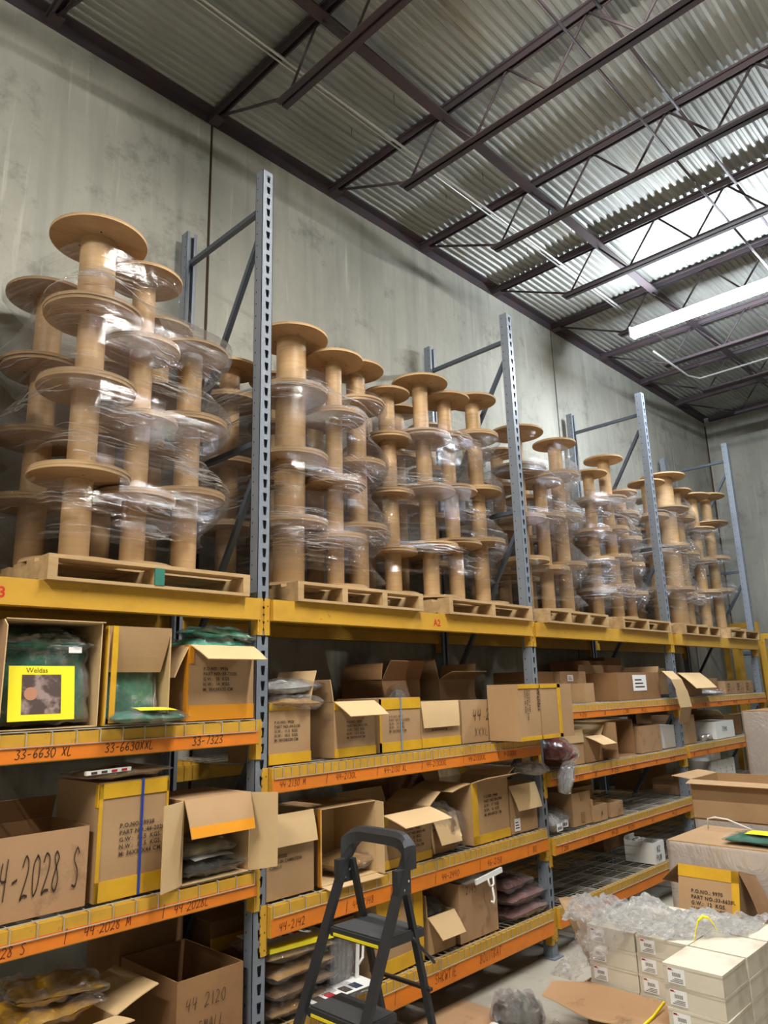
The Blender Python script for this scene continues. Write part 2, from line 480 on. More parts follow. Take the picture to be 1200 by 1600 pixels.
# flat bridging and bracing members along the wall direction
b = MB(); b.box(-4.4, -.33, 5.945, 8.6, -.25, 5.962)
tag(b.build('bridging_bar', M['joist']), 'dark flat bridging bar crossing under the joists nearest the wall', 'bar')
b = MB()
for i in range(0, 11):
    x = .21 + 1.19 * (i - 3)
    if x + 1.19 > 9.5: break
    b.tube([(x, -1.56, 5.955), (x + 1.19, -1.56, 5.955)], .012, 6)
    b.tube([(x, -1.47, 5.605), (x + 1.19, -1.47, 5.605)], .010, 6)
tag(b.build('bridging_rod', M['joist']), 'pair of thin bridging rods further from the wall, one on each joist chord', 'bar')
pipe('conduit', [(-4.4, .11, 5.925), (8.9, .11, 5.925)], .011, 'pale conduit running along the wall under the roof deck', 'conduit')
pipe('conduit', [(-4.4, .15, 5.93), (5.3, .15, 5.93)], .008, 'thinner pale conduit just wallward of the pale conduit', 'conduit')
pipe('conduit', [(5.6, .05, 5.577), (6.6, .05, 5.577), (6.8, -.02, 5.577), (6.8, -3, 5.577)], .012, 'white bent conduit right of and behind the strip light', 'conduit')
pipe('conduit', [(8.15, YW - .012, 0), (8.15, YW - .012, 5.3)], .011, 'pale vertical conduit on the back wall near the room corner', 'conduit')
# beam clamp hanging off the third joist
t = thing('beam_clamp', 'dark round beam clamp hanging beside the bridging bar above the middle of the rack', 'clamp', (2.86, -.29, 5.83))
b = MB(); b.tube([(0.035 * cos(a), 0, .03 + .035 * sin(a)) for a in [i * pi / 6 for i in range(13)]], .009, 6); b.build('ring', M['brace'], t)
b = MB(); b.lathe([(0, -.05), (.03, -.045), (.036, -.02), (.03, .0), (0, .005)], 12); b.build('body', M['brace'], t)
b = MB(); b.bar((0, 0, .06), (0, 0, .115), .012, .012); b.build('hook', M['brace'], t)
# suspended rods hanging from the deck
for i, (x, y) in enumerate([(1.05, .35), (1.05, -.1), (2.2, .35), (2.2, -.05), (3.4, .3), (3.4, -.2)]):
    b = MB(); b.tube([(x, y, 6.06), (x, y, 5.99)], .003, 5)
    tag(b.build('deck_screw', M['brace']), 'thin dark screw tip poking down through the roof deck', 'screw', 'screw tips hanging from the deck')

# strip lights
def strip_light(x, ya, yb, z, label, mat, hood):
    t = thing('strip_light', label, 'light', (x, ya, z), group='strip lights under the joists')
    L = yb - ya; s = 1 if L > 0 else -1
    a, c = (0, L) if L > 0 else (L, 0)
    b = MB(); b.box(-.03, a, .008, .03, c, .055); b.build('housing', M['white'], t)
    if hood:
        b = MB(); b.add([(-.09, a, .0), (-.05, a, .03), (.05, a, .03), (.09, a, .0), (-.09, c, .0), (-.05, c, .03), (.05, c, .03), (.09, c, .0)], [(0, 1, 5, 4), (1, 2, 6, 5), (2, 3, 7, 6)]); b.build('reflector', M['white'], t)
    b = MB()
    n = 10; sp, of = (1.12, .06) if hood else (1.04, .02)
    pr = [(-.060 * cos(pi * (k * sp / n - of)), -.02 - .040 * sin(pi * (k * sp / n - of))) for k in range(n + 1)]
    vs = [(px, a, pz) for px, pz in pr] + [(px, c, pz) for px, pz in pr]; q = n + 1
    b.add(vs, [(i, i + 1, q + i + 1, q + i) for i in range(n)] + [tuple(range(q)), tuple(range(q, 2 * q))[::-1]])
    b.build('diffuser', mat, t)
    b = MB(); b.box(-.064, a - .015, -.05, .064, a, .055); b.build('end_cap', M['white'], t)
    b = MB(); b.box(-.064, c, -.05, .064, c + .015, .055); b.build('end_cap', M['white'], t)
    return t
LM = glow('lamp_glow', (1.0, .95, .86), TUBE)
LN = glow('lamp_glow_cool', (.86, .93, 1.0), TUBE_NEAR)
strip_light(4.9, -.03, -2.45, 5.53, 'long glowing white strip light hanging under the roof joists at right', LN, False)
for x, ya, yb in [(.15, -1.25, -3.65), (-4.4, -1.0, -3.4)]:
    strip_light(x, ya, yb, 5.53, 'glowing strip light further out over the aisle', LM, True)

# door in the end wall
dr = structure(MB().build('door_1', M['white'])); dr.location = (X1, .62, 0)
b = MB(); b.box(-.05, -.05, 0, 0, 0, 2.2); b.box(-.05, .86, 0, 0, .91, 2.2); b.box(-.05, -.05, 2.2, 0, .91, 2.25)
dr.location = (X1, .02, 0)
structure(b.build('door_frame', M['post'], dr))
b = MB(); b.box(-.035, .01, 0.01, -.003, .85, 2.19); structure(b.build('door_leaf', pbr('grey_door', (.27, .3, .29), .6), dr))
b = MB(); b.box(-.07, .45, 2.06, -.036, .72, 2.13); b.bar((-.06, .6, 2.14), (-.2, .35, 2.14), .02, .01); structure(b.build('door_closer', M['brace'], dr))
# ---------------------------------------------------------------- pallet rack
BAY = 2.515; PH = 4.88; PZ = .0762
POSTX = [BAY * k for k in range(-1, 4)]
def post_mesh():
    b = MB(); w = .038; t = .003; dp = .07
    # front face with teardrop slots: two strips and rungs
    sw = .0125                      # half slot width at top
    sw2 = .008
    cx = .004
    b.box(-w, 0, 0, cx - sw, t, PH); b.box(cx + sw, 0, 0, w, t, PH)
    z = PH - .052
    zs = []
    while z > .1:
        zs.append(z); z -= PZ
    zs = zs[::-1]
    prev = 0
    for z in zs + [None]:
        top = z - .0235 if z is not None else PH
        b.box(cx - sw, 0, prev, cx + sw, t, top)
        if z is not None:
            for s in (-1, 1):       # taper of the slot towards its foot
                b.add([(cx + s * sw, 0, top), (cx + s * sw2, 0, top), (cx + s * sw, 0, z + .01), (cx + s * sw, t, top), (cx + s * sw2, t, top), (cx + s * sw, t, z + .01)],
                      [(0, 1, 2), (5, 4, 3), (1, 2, 5, 4)])
            prev = z + .0235
    # sides and back returns
    for s in (-1, 1):
        b.box(min(s * w, s * (w - t)), 0, 0, max(s * w, s * (w - t)), dp, PH)
        b.box(min(s * w, s * (w - .022)), dp - t, 0, max(s * w, s * (w - .022)), dp, PH)
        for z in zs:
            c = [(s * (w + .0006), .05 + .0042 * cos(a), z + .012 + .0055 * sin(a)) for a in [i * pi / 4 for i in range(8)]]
            b.add(c, [tuple(range(8))], 1)  # flat dark disc paints the shade of a bolt hole
            c = [(s * .0265, -.0006, 0)]
    # plate added inside the channel so the slots stay dark
    b.box(-w + .004, .03, 0.01, w - .004, .034, PH - .01, 0)
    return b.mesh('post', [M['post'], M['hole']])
PM = post_mesh()
bm_ = MB()
def frame_braces():
    hb = MB(); hb.box(-.016, .07, 0, .016, .845, .03); h = hb.mesh('horizontal_brace', [M['brace']])
    db = MB(); db.bar((0, .075, 1.29), (0, .84, .06), .03, .03, up=(1, 0, 0)); d = db.mesh('diagonal_brace', [M['brace']])
    fp = MB(); fp.box(-.06, -.03, 0, .06, .1, .008); f = fp.mesh('foot_plate', [M['post']])
    return h, d, f
HB, DB, FP = frame_braces()
uf = ['grey slotted upright frame outside the left edge', 'tall grey slotted upright frame between the label A3 beam and the label A2 beam',
      'grey slotted upright frame at the right end of the label A2 beam', 'grey slotted upright frame third from the left, with a flap hanging over it',
      'grey upright frame at the far end of the rack, by the end wall']
for k, x in enumerate(POSTX):
    t = thing('upright_frame', uf[k], 'rack frame', (x, 0, 0), group='upright frames of the pallet rack')
    put('post', PM, t)
    put('post', PM, t, (0, .914, 0), (0, 0, pi))
    for z in (4.63, 3.155, 1.68, .2):
        put('horizontal_brace', HB, t, (0, 0, z))
    for z in (3.18, 1.705, .225):
        put('diagonal_brace', DB, t, (0, 0, z))
    put('foot_plate', FP, t); put('foot_plate', FP, t, (0, .914, 0), (0, 0, pi))

BL = BAY - .082
def beam(x, z0, z1, label, group, front=True, strip=True, conn_down=.03, steps=True):
    """step beam between two frames; x = left post centre; z0..z1 face heights"""
    y = 0 if front else .914
    s = 1 if front else -1
    t = thing('shelf_beam', label, 'beam', (x + BAY / 2, y, z1), (0, 0, 0 if front else pi), group)
    h = z1 - z0; L = BL / 2
    b = MB()
    b.box(-L, -.034, -h, L, .012, 0)
    b.box(-L, .012, -h, L, .03, -.03)
    b.build('beam', M['yellow'], t)
    for sx in (-1, 1):
        e = sx * (BAY / 2)          # post centre
        c = MB()
        zt = .006; zb = -h - .075 if steps else -h - .05
        # front plate hugging the post face, side plate between post and beam
        xa = e - sx * .006; xb = e - sx * .042
        c.box(min(xa, xb), -.0065, zb, max(xa, xb), -.001, zt)
        c.box(min(e - sx * .0385, e - sx * .043), -.0065, zb, max(e - sx * .0385, e - sx * .043), .045, zt)
        z = zt - .02
        k = 0
        while z > zb + .02:
            c.box(min(xa, xa + sx * .0045), -.0064, z - .022, max(xa, xa + sx * .0045), -.001, z + .004)   # hooks towards the slot
            dd = .0045
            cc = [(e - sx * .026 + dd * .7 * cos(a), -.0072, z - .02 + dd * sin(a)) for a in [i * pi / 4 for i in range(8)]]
            if k % 2 == 0: c.add(cc, [tuple(range(8))], 1)  # dark disc on the plate, painted as the shade in a hole
            k += 1
            z -= .0381
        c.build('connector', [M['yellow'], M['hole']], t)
    if strip:
        c = MB(); hh = h * .60
        c.box(-L + .004, -.0365, -h + .004, L - .004, -.0345, -h + hh)
        c.build('label_tape', M['orange'], t)['label'] = 'orange tape along the beam face'
    return t

def write(t, body, x, z, h, wd=.0035, seed=1, mat='marker_r', slant=.12, y=-.0375):
    mb, wdt = hand_mesh(body, h, wd, seed, slant=slant)
    o = mb.build('marker_writing', M[mat], t)
    o.rotation_euler = (pi / 2, 0, 0)
    l = t.location
    o.location = (x - l[0], y - l[1], z - l[2])
    return o
def wire_deck(x, z, label, group, w=1.19, n=12):
    t = thing('wire_deck', label, 'wire deck', (x, 0, z), group=group)
    b = MB()
    for i in range(n + 1):
        u = -w / 2 + w * i / n
        b.tube([(u, -.040, -.048), (u, -.040, .004), (u, .95, .004)], .0023, 5, smooth=False)
    for j in range(11):
        v = -.02 + .095 * j
        b.tube([(-w / 2, v, .0085), (w / 2, v, .0085)], .0023, 5, smooth=False)
    b.tube([(-w / 2, -.0405, -.048), (w / 2, -.0405, -.048)], .0023, 5, smooth=False)
    b.build('wire_mesh', M['wire'], t)
    b = MB()
    for u in (-.38, 0, .38): b.box(u - .02, .02, -.028, u + .02, .9, .002)
    b.build('support_channel', M['wire'], t)
    return t
bayname = ['leftmost bay', 'second bay', 'third bay', 'last bay']
LV = {0: [(1.578, 1.687), (.895, .997), (.185, .295)], 1: [(1.335, 1.452), (.695, .83), (.16, .304)],
      2: [(1.56, 1.665), (1.105, 1.205), (.645, .757), (.174, .304)], 3: [(1.56, 1.665), (1.105, 1.215), (.645, .757), (.174, .304)]}
lvn = {3: ['upper', 'middle', 'lowest'], 4: ['top label-taped', 'second label-taped', 'third label-taped', 'lowest label-taped']}
deck0 = {}
BEAMS = {}
for k in range(4):
    x = POSTX[k]
    BEAMS[(k, -1)] = beam(x, 2.185, 2.293, 'thick yellow front beam carrying the spool pallets in the ' + bayname[k], 'yellow front beams under the spool pallets', strip=False)
    beam(x, 2.185, 2.293, 'yellow rear beam under the spool pallets in the ' + bayname[k], 'yellow rear beams of the rack', front=False, strip=False)
    for j, (z0, z1) in enumerate(LV[k]):
        nm = lvn[len(LV[k])][j]
        BEAMS[(k, j)] = beam(x, z0, z1, 'orange-taped yellow front beam of the %s shelf in the %s' % (nm.replace('label-taped', 'shelf').replace('shelf shelf', 'shelf').replace(' shelf', ''), bayname[k]), 'front beams of the shelves')
        beam(x, z0, z1, 'yellow rear beam of the %s shelf in the %s' % (nm.replace(' label-taped', ''), bayname[k]), 'yellow rear beams of the rack', front=False, strip=False)
        for i, side in ((0, 'left'), (1, 'right')):
            xx = x + .045 + .605 + i * 1.21
            lab = '%s wire deck on the %s shelf in the %s' % (side, nm.replace(' label-taped', ''), bayname[k])
            nn = 12 if (k == 0 or (k == 1 and j == 1 and i == 0)) else 22
            if nn not in deck0:
                deck0[nn] = wire_deck(xx, z1, lab, 'wire decks on the shelf beams', n=nn)
            else:
                d = copy_tree(deck0[nn]); d.location = (xx, 0, z1); d['label'] = lab
B = BEAMS
write(B[0, 0], '33-6630 XL', -1.19, 1.597, .034, .0036, 2, 'marker'); write(B[0, 0], '33-6630XXL', -.832, 1.597, .034, .0036, 3, 'marker'); write(B[0, 0], '33-7323', -.417, 1.597, .036, .0036, 4, 'marker')
write(B[0, 1], '44-2028 S', -1.29, .91, .034, seed=5); write(B[0, 1], '|', -.955, .912, .034, seed=5); write(B[0, 1], '44.2028 M', -.871, .913, .034, seed=6)
write(B[0, 1], '|', -.54, .912, .034, seed=5); write(B[0, 1], '44.2028L', -.478, .912, .034, seed=7)
for bd, xx in (('44.2130 M', .087), ('|', .39), ('44-2130L', .464), ('|', .77), ('44-2130 XL', .832), ('|', 1.15), ('44-2130XXL', 1.2), ('|', 1.55), ('44.2130XXL', 1.612), ('|', 1.93), ('9-2130XX', 2.0)):
    write(B[1, 0], bd, xx, 1.36, .03, seed=len(bd) + int(xx * 10))
for bd, xx in (('44-2142', .089), ('|', .467 + .05), ('44-2148', .57), ('|', .85), ('|', 1.23), ('44-2440', 1.297), ('|', 1.66), ('46-2158', 1.75), ('|', 2.2), ('80', 2.27)):
    write(B[1, 1], bd, xx, .715, .036, seed=len(bd) + int(xx * 10))
for bd, xx in (('SHKWTIE', 1.2), ('80UITBAT', 1.62), ('|', .86)):
    write(B[1, 2], bd, xx, .195, .045, seed=int(xx * 10))
for kk, j, z in ((2, 1, 1.118), (2, 0, 1.573), (2, 2, .66), (3, 0, 1.575), (3, 1, 1.118)):
    rr = random.Random(kk * 7 + j)
    xx = POSTX[kk] + .12
    while xx < POSTX[kk] + 2.2:
        write(B[kk, j], rr.choice(['44-21', '1X', '| 2XX', '44-20', 'XXL |', '9-2151']), xx, z, .032, .004, seed=int(xx * 9)); xx += rr.uniform(.28, .5)
for bd, xx, kk, z in (('A3', -1.345, 0, 2.212), ('A2', 1.325, 1, 2.212)):
    o = put('stencil_text', text_mesh(bd, .06, 'stencil_text', bold=.0016), B[kk, -1], rot=(pi / 2, 0, 0))
    o.data.materials.append(M['stencil']); l = B[kk, -1].location
    o.location = (xx - l[0], -.0347 - l[1], z - l[2])
# ---------------------------------------------------------------- pallets and cable spools
PT = 2.405
def make_pallet(n_str=3):
    t = thing('wooden_pallet', 'x', 'pallet', group='wooden pallets on the top beams')
    w, d, h = 1.0, .98, .108
    for i in range(7):
        wd = .1 if i in (0, 6) else .085
        y = -d / 2 + wd / 2 + (d - wd) * i / 6
        b = MB(); b.box(-w / 2, y - wd / 2, h - .017, w / 2, y + wd / 2, h); b.build('deck_board', M['pallet'], t)
    for i in range(3):
        y = -d / 2 + .05 + (d - .1) * i / 2
        b = MB(); b.box(-w / 2, y - .05, 0, w / 2, y + .05, .014); b.build('bottom_board', M['pallet'], t)
    for i in range(n_str):
        x = -w / 2 + .02 + (w - .04) * i / (n_str - 1)
        b = MB(); b.box(x - .02, -d / 2, .0145, x + .02, d / 2, h - .0175); b.build('stringer', M['pallet'], t)
    return t
pal3 = make_pallet(3); pal4 = make_pallet(4)
pals = [(pal3, -.635, 'wooden pallet with a green-painted middle block on the A3 beam'), (None, -1.87, 'wooden pallet at the left edge, mostly out of frame'),
        (pal4, .69, 'wooden pallet right of the tall front upright, on the A2 beam'), (None, 1.94, 'second wooden pallet on the A2 beam, left of the next upright'),
        (None, 3.13, 'first wooden pallet in the third bay'), (None, 4.4, 'second wooden pallet in the third bay'), (None, 5.72, 'first wooden pallet in the last bay'),
        (None, 7.0, 'last wooden pallet at the right end of the rack')]
for i, (p, x, lab) in enumerate(pals):
    p = p or copy_tree(pal3 if i % 2 else pal4)
    p.location = (x, .42, 2.2935); p['label'] = lab
    p.rotation_euler.z = [0, .01, -.015, .01, .015, -.01, .01, 0][i]
g = MB(); g.box(-.024, -.493, .014, .024, -.486, .092); o = g.build('painted_block', M['green_paint'], pal3); o['label'] = 'green-painted stringer end'

_flange = {}
def flange_mesh(R):
    k = round(R, 3)
    if k not in _flange:
        b = MB(); T = .0175; n = 44
        b.lathe([(.02, 0), (R - .001, 0), (R, .001)], n, 0, smooth=False)
        b.lathe([(R, .001), (R, T - .001)], n, 1)
        b.lathe([(R, T - .001), (R - .001, T), (.02, T)], n, 0, smooth=False)
        b.lathe([(.02, T), (.02, 0)], n, 2)
        for a in (0.3, 2.4, 4.5):
            b.lathe([(.001, -.0006), (.006, -.0006)], 8, 2, (R * .45 * cos(a), R * .45 * sin(a), 0))
        _flange[k] = b.mesh('flange', [M['plywood'], M['plyedge'], M['core']])
    return _flange[k]
_drum = {}
def drum_mesh(r, h):
    k = (round(r, 3), round(h, 2))
    if k not in _drum:
        b = MB(); b.lathe([(r, 0), (r, h)], 32)
        _drum[k] = b.mesh('drum', [M['kraft']])
    return _drum[k]
rs = random.Random(7)
COLS = {}
def spool(x, y, z0, z1, R, r, label, group, tilt=None, dx=0):
    H = z1 - z0
    tl = tilt if tilt else (0, 0)
    t = thing('cable_spool', label, 'cable spool', (x, y, z0), (tl[0], tl[1], rs.uniform(0, 6)), group)
    put('flange', flange_mesh(R), t)
    put('flange', flange_mesh(R), t, (0, 0, H - .0177), (0, 0, rs.uniform(0, 6)))
    k = drum_mesh(r, H - .036); d = put('drum', k, t, (0, 0, .0177)); d.scale.z = (H - .0355) / k.vertices[-1].co.z
    return t
ords = ['lowest', 'second', 'third', 'fourth', 'fifth', 'sixth', 'seventh']
def column(x, y, R, r, lv, where, group, base=PT, lean=(0, 0), Rs={}, rr={}):
    COLS[(group, x, y)] = (x, y, [max(Rs.get(i, R), Rs.get(i + 1, R)) for i in range(-1, len(lv))], r if not rr else max([r] + list(rr.values())), [base] + list(lv), lean)
    z = base
    for i, zt in enumerate(lv):
        n = len(lv)
        o = 'topmost' if i == n - 1 else ords[i]
        spool(x + lean[0] * i, y + lean[1] * i, z + .0004, zt, Rs.get(i, R), rr.get(i, r), '%s plywood spool, %s' % (o, where), group)
        z = zt
G = ['spools on the leftmost full pallet', 'spools on the pallet right of the tall upright', 'spools on the second pallet of the A2 beam', 'spools on the first pallet of the third bay',
     'spools on the second pallet of the third bay', 'spools on the first pallet of the last bay', 'spools on the last pallet', 'spools at the left edge']
# pallet at the left edge
column(-1.42, .74, .2, .065, [2.80, 3.2, 3.62, 4.05], 'column at the photo\'s left edge', G[7])
column(-1.62, .28, .2, .065, [2.78, 3.17, 3.56], 'front column past the left edge', G[7])
# leftmost full pallet
column(-.90, .25, .23, .067, [2.84, 3.29, 3.68, 4.12], 'front left column, leftmost full pallet', G[0], Rs={3: .238}, rr={3: .088}, lean=(.005, 0))
column(-.598, .28, .20, .060, [2.79, 3.20, 3.62, 4.04], 'front middle column, leftmost full pallet', G[0], base=PT + .019, lean=(.003, .012))
column(-.30, .30, .21, .066, [2.845, 3.255, 3.69], 'front right column, leftmost full pallet', G[0])
column(-.93, .715, .215, .068, [2.79, 3.14, 3.53, 3.97], 'back left column, leftmost full pallet', G[0], Rs={3: .225})
column(-.56, .755, .2, .062, [2.83, 3.23, 3.65], 'back middle column, leftmost full pallet', G[0], base=PT + .019)
column(-.285, .745, .2, .062, [2.79, 3.19, 3.58, 4.02], 'back right column, leftmost full pallet', G[0], lean=(.01, 0))
# pallet right of upright
g = 'second full pallet'
column(.40, .29, .235, .094, [2.80, 3.21, 3.64, 4.03], 'front left column of wide drums, ' + g, G[1], lean=(.005, 0))
column(.74, .25, .20, .054, [2.745, 3.10, 3.555, 3.965], 'front middle column, ' + g, G[1], base=PT + .019)
column(1.02, .33, .195, .067, [2.86, 3.30, 3.735, 4.01], 'front right column, ' + g, G[1], Rs={3: .2})
column(.27, .755, .2, .066, [2.84, 3.25, 3.69, 3.93], 'back left column seen past the upright, ' + g, G[1])
column(.655, .765, .185, .06, [2.8, 3.2, 3.6, 3.96], 'back middle column, ' + g, G[1])
column(1.03, .775, .18, .06, [2.86, 3.30, 3.735, 4.1], 'back right column, ' + g, G[1])
g = 'third full pallet'
column(1.66, .25, .212, .058, [2.80, 3.215, 3.62, 4.06], 'front left column with printed drum, ' + g, G[2], base=PT + .019, lean=(-.015, 0))
column(1.95, .25, .20, .056, [2.86, 3.265, 3.665, 4.005], 'front middle column, ' + g, G[2], lean=(-.018, 0))
column(2.265, .25, .195, .060, [2.91, 3.32, 3.775, 4.10], 'front right column, ' + g, G[2], base=PT + .019)
column(1.372, .35, .175, .060, [2.755, 3.165, 3.575, 3.93], 'leftmost column, ' + g, G[2], base=PT + .038, lean=(-.008, 0))
column(1.525, .755, .175, .06, [2.8, 3.2, 3.62, 4.02], 'back left column, ' + g, G[2])
column(1.90, .755, .18, .06, [2.84, 3.24, 3.64, 4.06], 'back middle column, ' + g, G[2])
column(2.29, .755, .18, .06, [2.8, 3.2, 3.6, 4.0], 'back right column, ' + g, G[2])
g = 'fourth full pallet'
column(2.90, .26, .20, .047, [2.84, 3.20, 3.63, 3.98], 'front left column, ' + g, G[3], Rs={3: .235})
column(3.20, .25, .20, .058, [2.79, 3.25, 3.58], 'front middle column, ' + g, G[3], base=PT + .019)
column(3.53, .26, .20, .062, [2.86, 3.30, 3.70, 4.02], 'front right column, ' + g, G[3])
column(2.87, .755, .19, .06, [2.8, 3.2, 3.6, 4.08], 'back left column, ' + g, G[3])
column(3.30, .755, .2, .06, [2.82, 3.22, 3.64, 4.0], 'back middle column, ' + g, G[3])
column(3.72, .755, .19, .06, [2.8, 3.2, 3.6, 3.93], 'back right column, ' + g, G[3])
g = 'fifth full pallet'
column(4.13, .28, .185, .055, [2.69, 2.98, 3.26, 3.57, 3.86], 'front left column of short spools, ' + g, G[4], lean=(.01, 0))
column(4.46, .25, .185, .060, [2.745, 3.035, 3.315, 3.625, 4.06], 'front middle column, ' + g, G[4], base=PT + .019, Rs={4: .195})
column(4.80, .27, .175, .052, [2.70, 2.99, 3.26, 3.53, 3.77], 'front right column of short spools, ' + g, G[4])
column(4.13, .735, .18, .055, [2.72, 3.0, 3.3, 3.62, 3.92], 'back left column, ' + g, G[4])
column(4.485, .735, .16, .055, [2.74, 3.05, 3.36, 3.66, 3.98], 'back middle column, ' + g, G[4])
column(4.83, .735, .16, .05, [2.72, 3.0, 3.3, 3.6], 'back right column, ' + g, G[4])
g = 'sixth full pallet'
column(5.46, .26, .2, .06, [2.8, 3.2, 3.6, 4.0], 'column hidden behind the third upright, ' + g, G[5])
column(5.90, .25, .21, .105, [2.83, 3.32, 3.74, 4.15], 'front column of widest drums, ' + g, G[5], Rs={3: .25})
column(6.235, .27, .2, .07, [2.77, 3.27, 3.69, 4.04], 'front right column, ' + g, G[5], base=PT + .019, Rs={3: .2})
column(5.55, .755, .2, .06, [2.8, 3.2, 3.6, 3.95], 'back left column, ' + g, G[5])
column(6.05, .755, .2, .06, [2.8, 3.2, 3.6, 3.98], 'back right column, ' + g, G[5])
g = 'last pallet'
column(6.72, .26, .205, .066, [2.86, 3.24, 3.62, 4.06], 'front left column, ' + g, G[6], Rs={3: .23})
column(7.08, .22, .205, .062, [2.90, 3.30, 3.74, 4.11], 'front right column, ' + g, G[6], base=PT + .019, Rs={3: .235})
column(6.75, .755, .2, .06, [2.8, 3.2, 3.6, 3.9], 'back left column, ' + g, G[6])
for i in range(2):
    b = put('spool_flange', flange_mesh(.10), None, (7.39, .12 + .02 * i, PT + .001 + i * .0185)); tag(b, ['lower', 'upper'][i] + ' small loose plywood disc lying on the end of the last pallet', 'disc', 'loose discs on the last pallet')

# small ink stamps on two drums
# stretch wrap
def hull(pts):
    pts = sorted(pts)
    def half(p):
        h = []
        for q in p:
            while len(h) > 1 and (h[-1][0] - h[-2][0]) * (q[1] - h[-2][1]) - (h[-1][1] - h[-2][1]) * (q[0] - h[-2][0]) <= 0: h.pop()
            h.append(q)
        return h
    a = half(pts); b_ = half(pts[::-1])
    return a[:-1] + b_[:-1]
def resample(poly, n, c):
    """points where n evenly turned rays from c meet the outline, so that rings stay in step with one another"""
    out = []; m = len(poly)
    for k in range(n):
        a = 2 * pi * k / n; dx, dy = cos(a), sin(a); best = 0
        for i in range(m):
            px, py = poly[i][0] - c[0], poly[i][1] - c[1]; qx, qy = poly[(i + 1) % m][0] - c[0], poly[(i + 1) % m][1] - c[1]
            ex, ey = qx - px, qy - py; den = dx * ey - dy * ex
            if abs(den) < 1e-12: continue
            t = (px * ey - py * ex) / den; u = (px * dy - py * dx) / den
            if t > best and -1e-9 <= u <= 1 + 1e-9: best = t
        out.append((c[0] + dx * best, c[1] + dy * best))
    return out
COLS_ALL = list(COLS)
def wrap(cols, z0, z1, label, seed, n=150, nz=60, cut=.33, strands=60):
    """cols: keys of the columns.  film pulled round the rims and sinking in between them, with bunched pale creases that paint in its streaks of shine"""
    circ = [(cos(2 * pi * k / 22), sin(2 * pi * k / 22)) for k in range(22)]
    cs = [COLS[c] for c in cols]
    cx = sum(c[0] for c in cs) / len(cs); cy = sum(c[1] for c in cs) / len(cs)
    def ring(z):
        pts = []
        for x, y, R, r, lv, ln in cs:
            if z > lv[-1] + .05: continue
            q = r
            xx, yy = x, y
            for i, l in enumerate(lv):
                d = max(0, abs(z - l) - .048)
                f = max(0, 1 - d / .15)
                q = max(q, r + (R[i] - r) * f ** .8)
                if z > l: xx = x + ln[0] * i; yy = y + ln[1] * i
            q += .012
            pts += [(xx + q * a, yy + q * c) for a, c in circ]
        h = hull(pts)
        return resample(h, n, (cx, cy))
    rows = [(z0 + (z1 - z0) * j / nz) for j in range(nz + 1)]
    rings = [ring(z) for z in rows]
    def S(k, j):
        x, y = rings[j][k % n]; z = rows[j]
        nv = noise.noise(Vector((x * 3 + seed, y * 3, z * 9)))
        nw = noise.noise(Vector(((k % n) * .35 + seed, z * 30, 1.7)))
        dx, dy = x - cx, y - cy; L = math.hypot(dx, dy) or 1
        off = .003 + .012 * max(0, nv) + .003 * (1 + nw)
        return Vector((x + dx / L * off, min(y + dy / L * off, YW - .012), z))
    b = MB()
    vs = [S(k, j) for j in range(nz + 1) for k in range(n)]
    fs = []
    for j in range(nz):
        for k in range(n):
            m = noise.noise(Vector((vs[j * n + k][0] * 2.2 + seed * 3, vs[j * n + k][1] * 2.2, rows[j] * 4.5)))
            if m > cut: continue                      # torn or bare places
            fs.append((j * n + k, j * n + (k + 1) % n, (j + 1) * n + (k + 1) % n, (j + 1) * n + k))
    b.add(vs, fs, 0, True)
    rn = random.Random(seed * 31)
    band = []
    for _ in range(max(4, strands // 9)):
        band.append((rn.randrange(n), rn.uniform(3, nz - 4), rn.uniform(-.06, .06)))
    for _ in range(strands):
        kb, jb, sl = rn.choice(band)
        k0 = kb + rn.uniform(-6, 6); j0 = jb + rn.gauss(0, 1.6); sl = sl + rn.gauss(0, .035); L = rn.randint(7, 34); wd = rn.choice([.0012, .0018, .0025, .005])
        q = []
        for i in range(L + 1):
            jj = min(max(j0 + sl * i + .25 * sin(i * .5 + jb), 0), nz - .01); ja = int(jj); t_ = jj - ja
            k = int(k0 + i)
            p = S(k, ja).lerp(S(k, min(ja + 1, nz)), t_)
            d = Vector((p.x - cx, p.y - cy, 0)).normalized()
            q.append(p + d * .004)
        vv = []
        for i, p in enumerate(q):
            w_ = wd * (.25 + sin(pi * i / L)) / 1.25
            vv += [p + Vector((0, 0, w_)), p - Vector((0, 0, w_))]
        b.add(vv, [(2 * i, 2 * i + 1, 2 * i + 3, 2 * i + 2) for i in range(len(q) - 1)], 1, False)  # pale ribbon: a fold coloured bright as a streak of shine
    o = b.build('stretch_wrap', [M['wrap'], M['crease_shine']])
    return tag(o, label, 'stretch wrap', 'clear stretch wrap round the spool stacks')
wrap([k for k in COLS_ALL if k[0] == G[0]], 2.50, 3.99, 'shiny clear stretch wrap round the spools left of the tall upright', 1, 260, 84, strands=330)
wrap([k for k in COLS_ALL if k[0] == G[1]], 2.50, 3.76, 'clear stretch wrap round the spools right of the tall upright', 2, 190, 68, strands=300)
wrap([k for k in COLS_ALL if k[0] == G[2]], 2.60, 3.74, 'clear stretch wrap round the spools above the A2 stencil', 3, 170, 60, strands=240)
wrap([k for k in COLS_ALL if k[0] == G[3]], 2.5, 3.92, 'clear stretch wrap round the spools just right of the second upright', 4, 150, 70, strands=240)
wrap([k for k in COLS_ALL if k[0] == G[4]], 2.5, 3.72, 'clear stretch wrap round the short spools left of the third upright', 5, 130, 60, strands=220)
wrap([k for k in COLS_ALL if k[0] == G[5]], 2.5, 3.86, 'clear stretch wrap round the wide-drum spools right of the third upright', 6, 120, 60, strands=180)
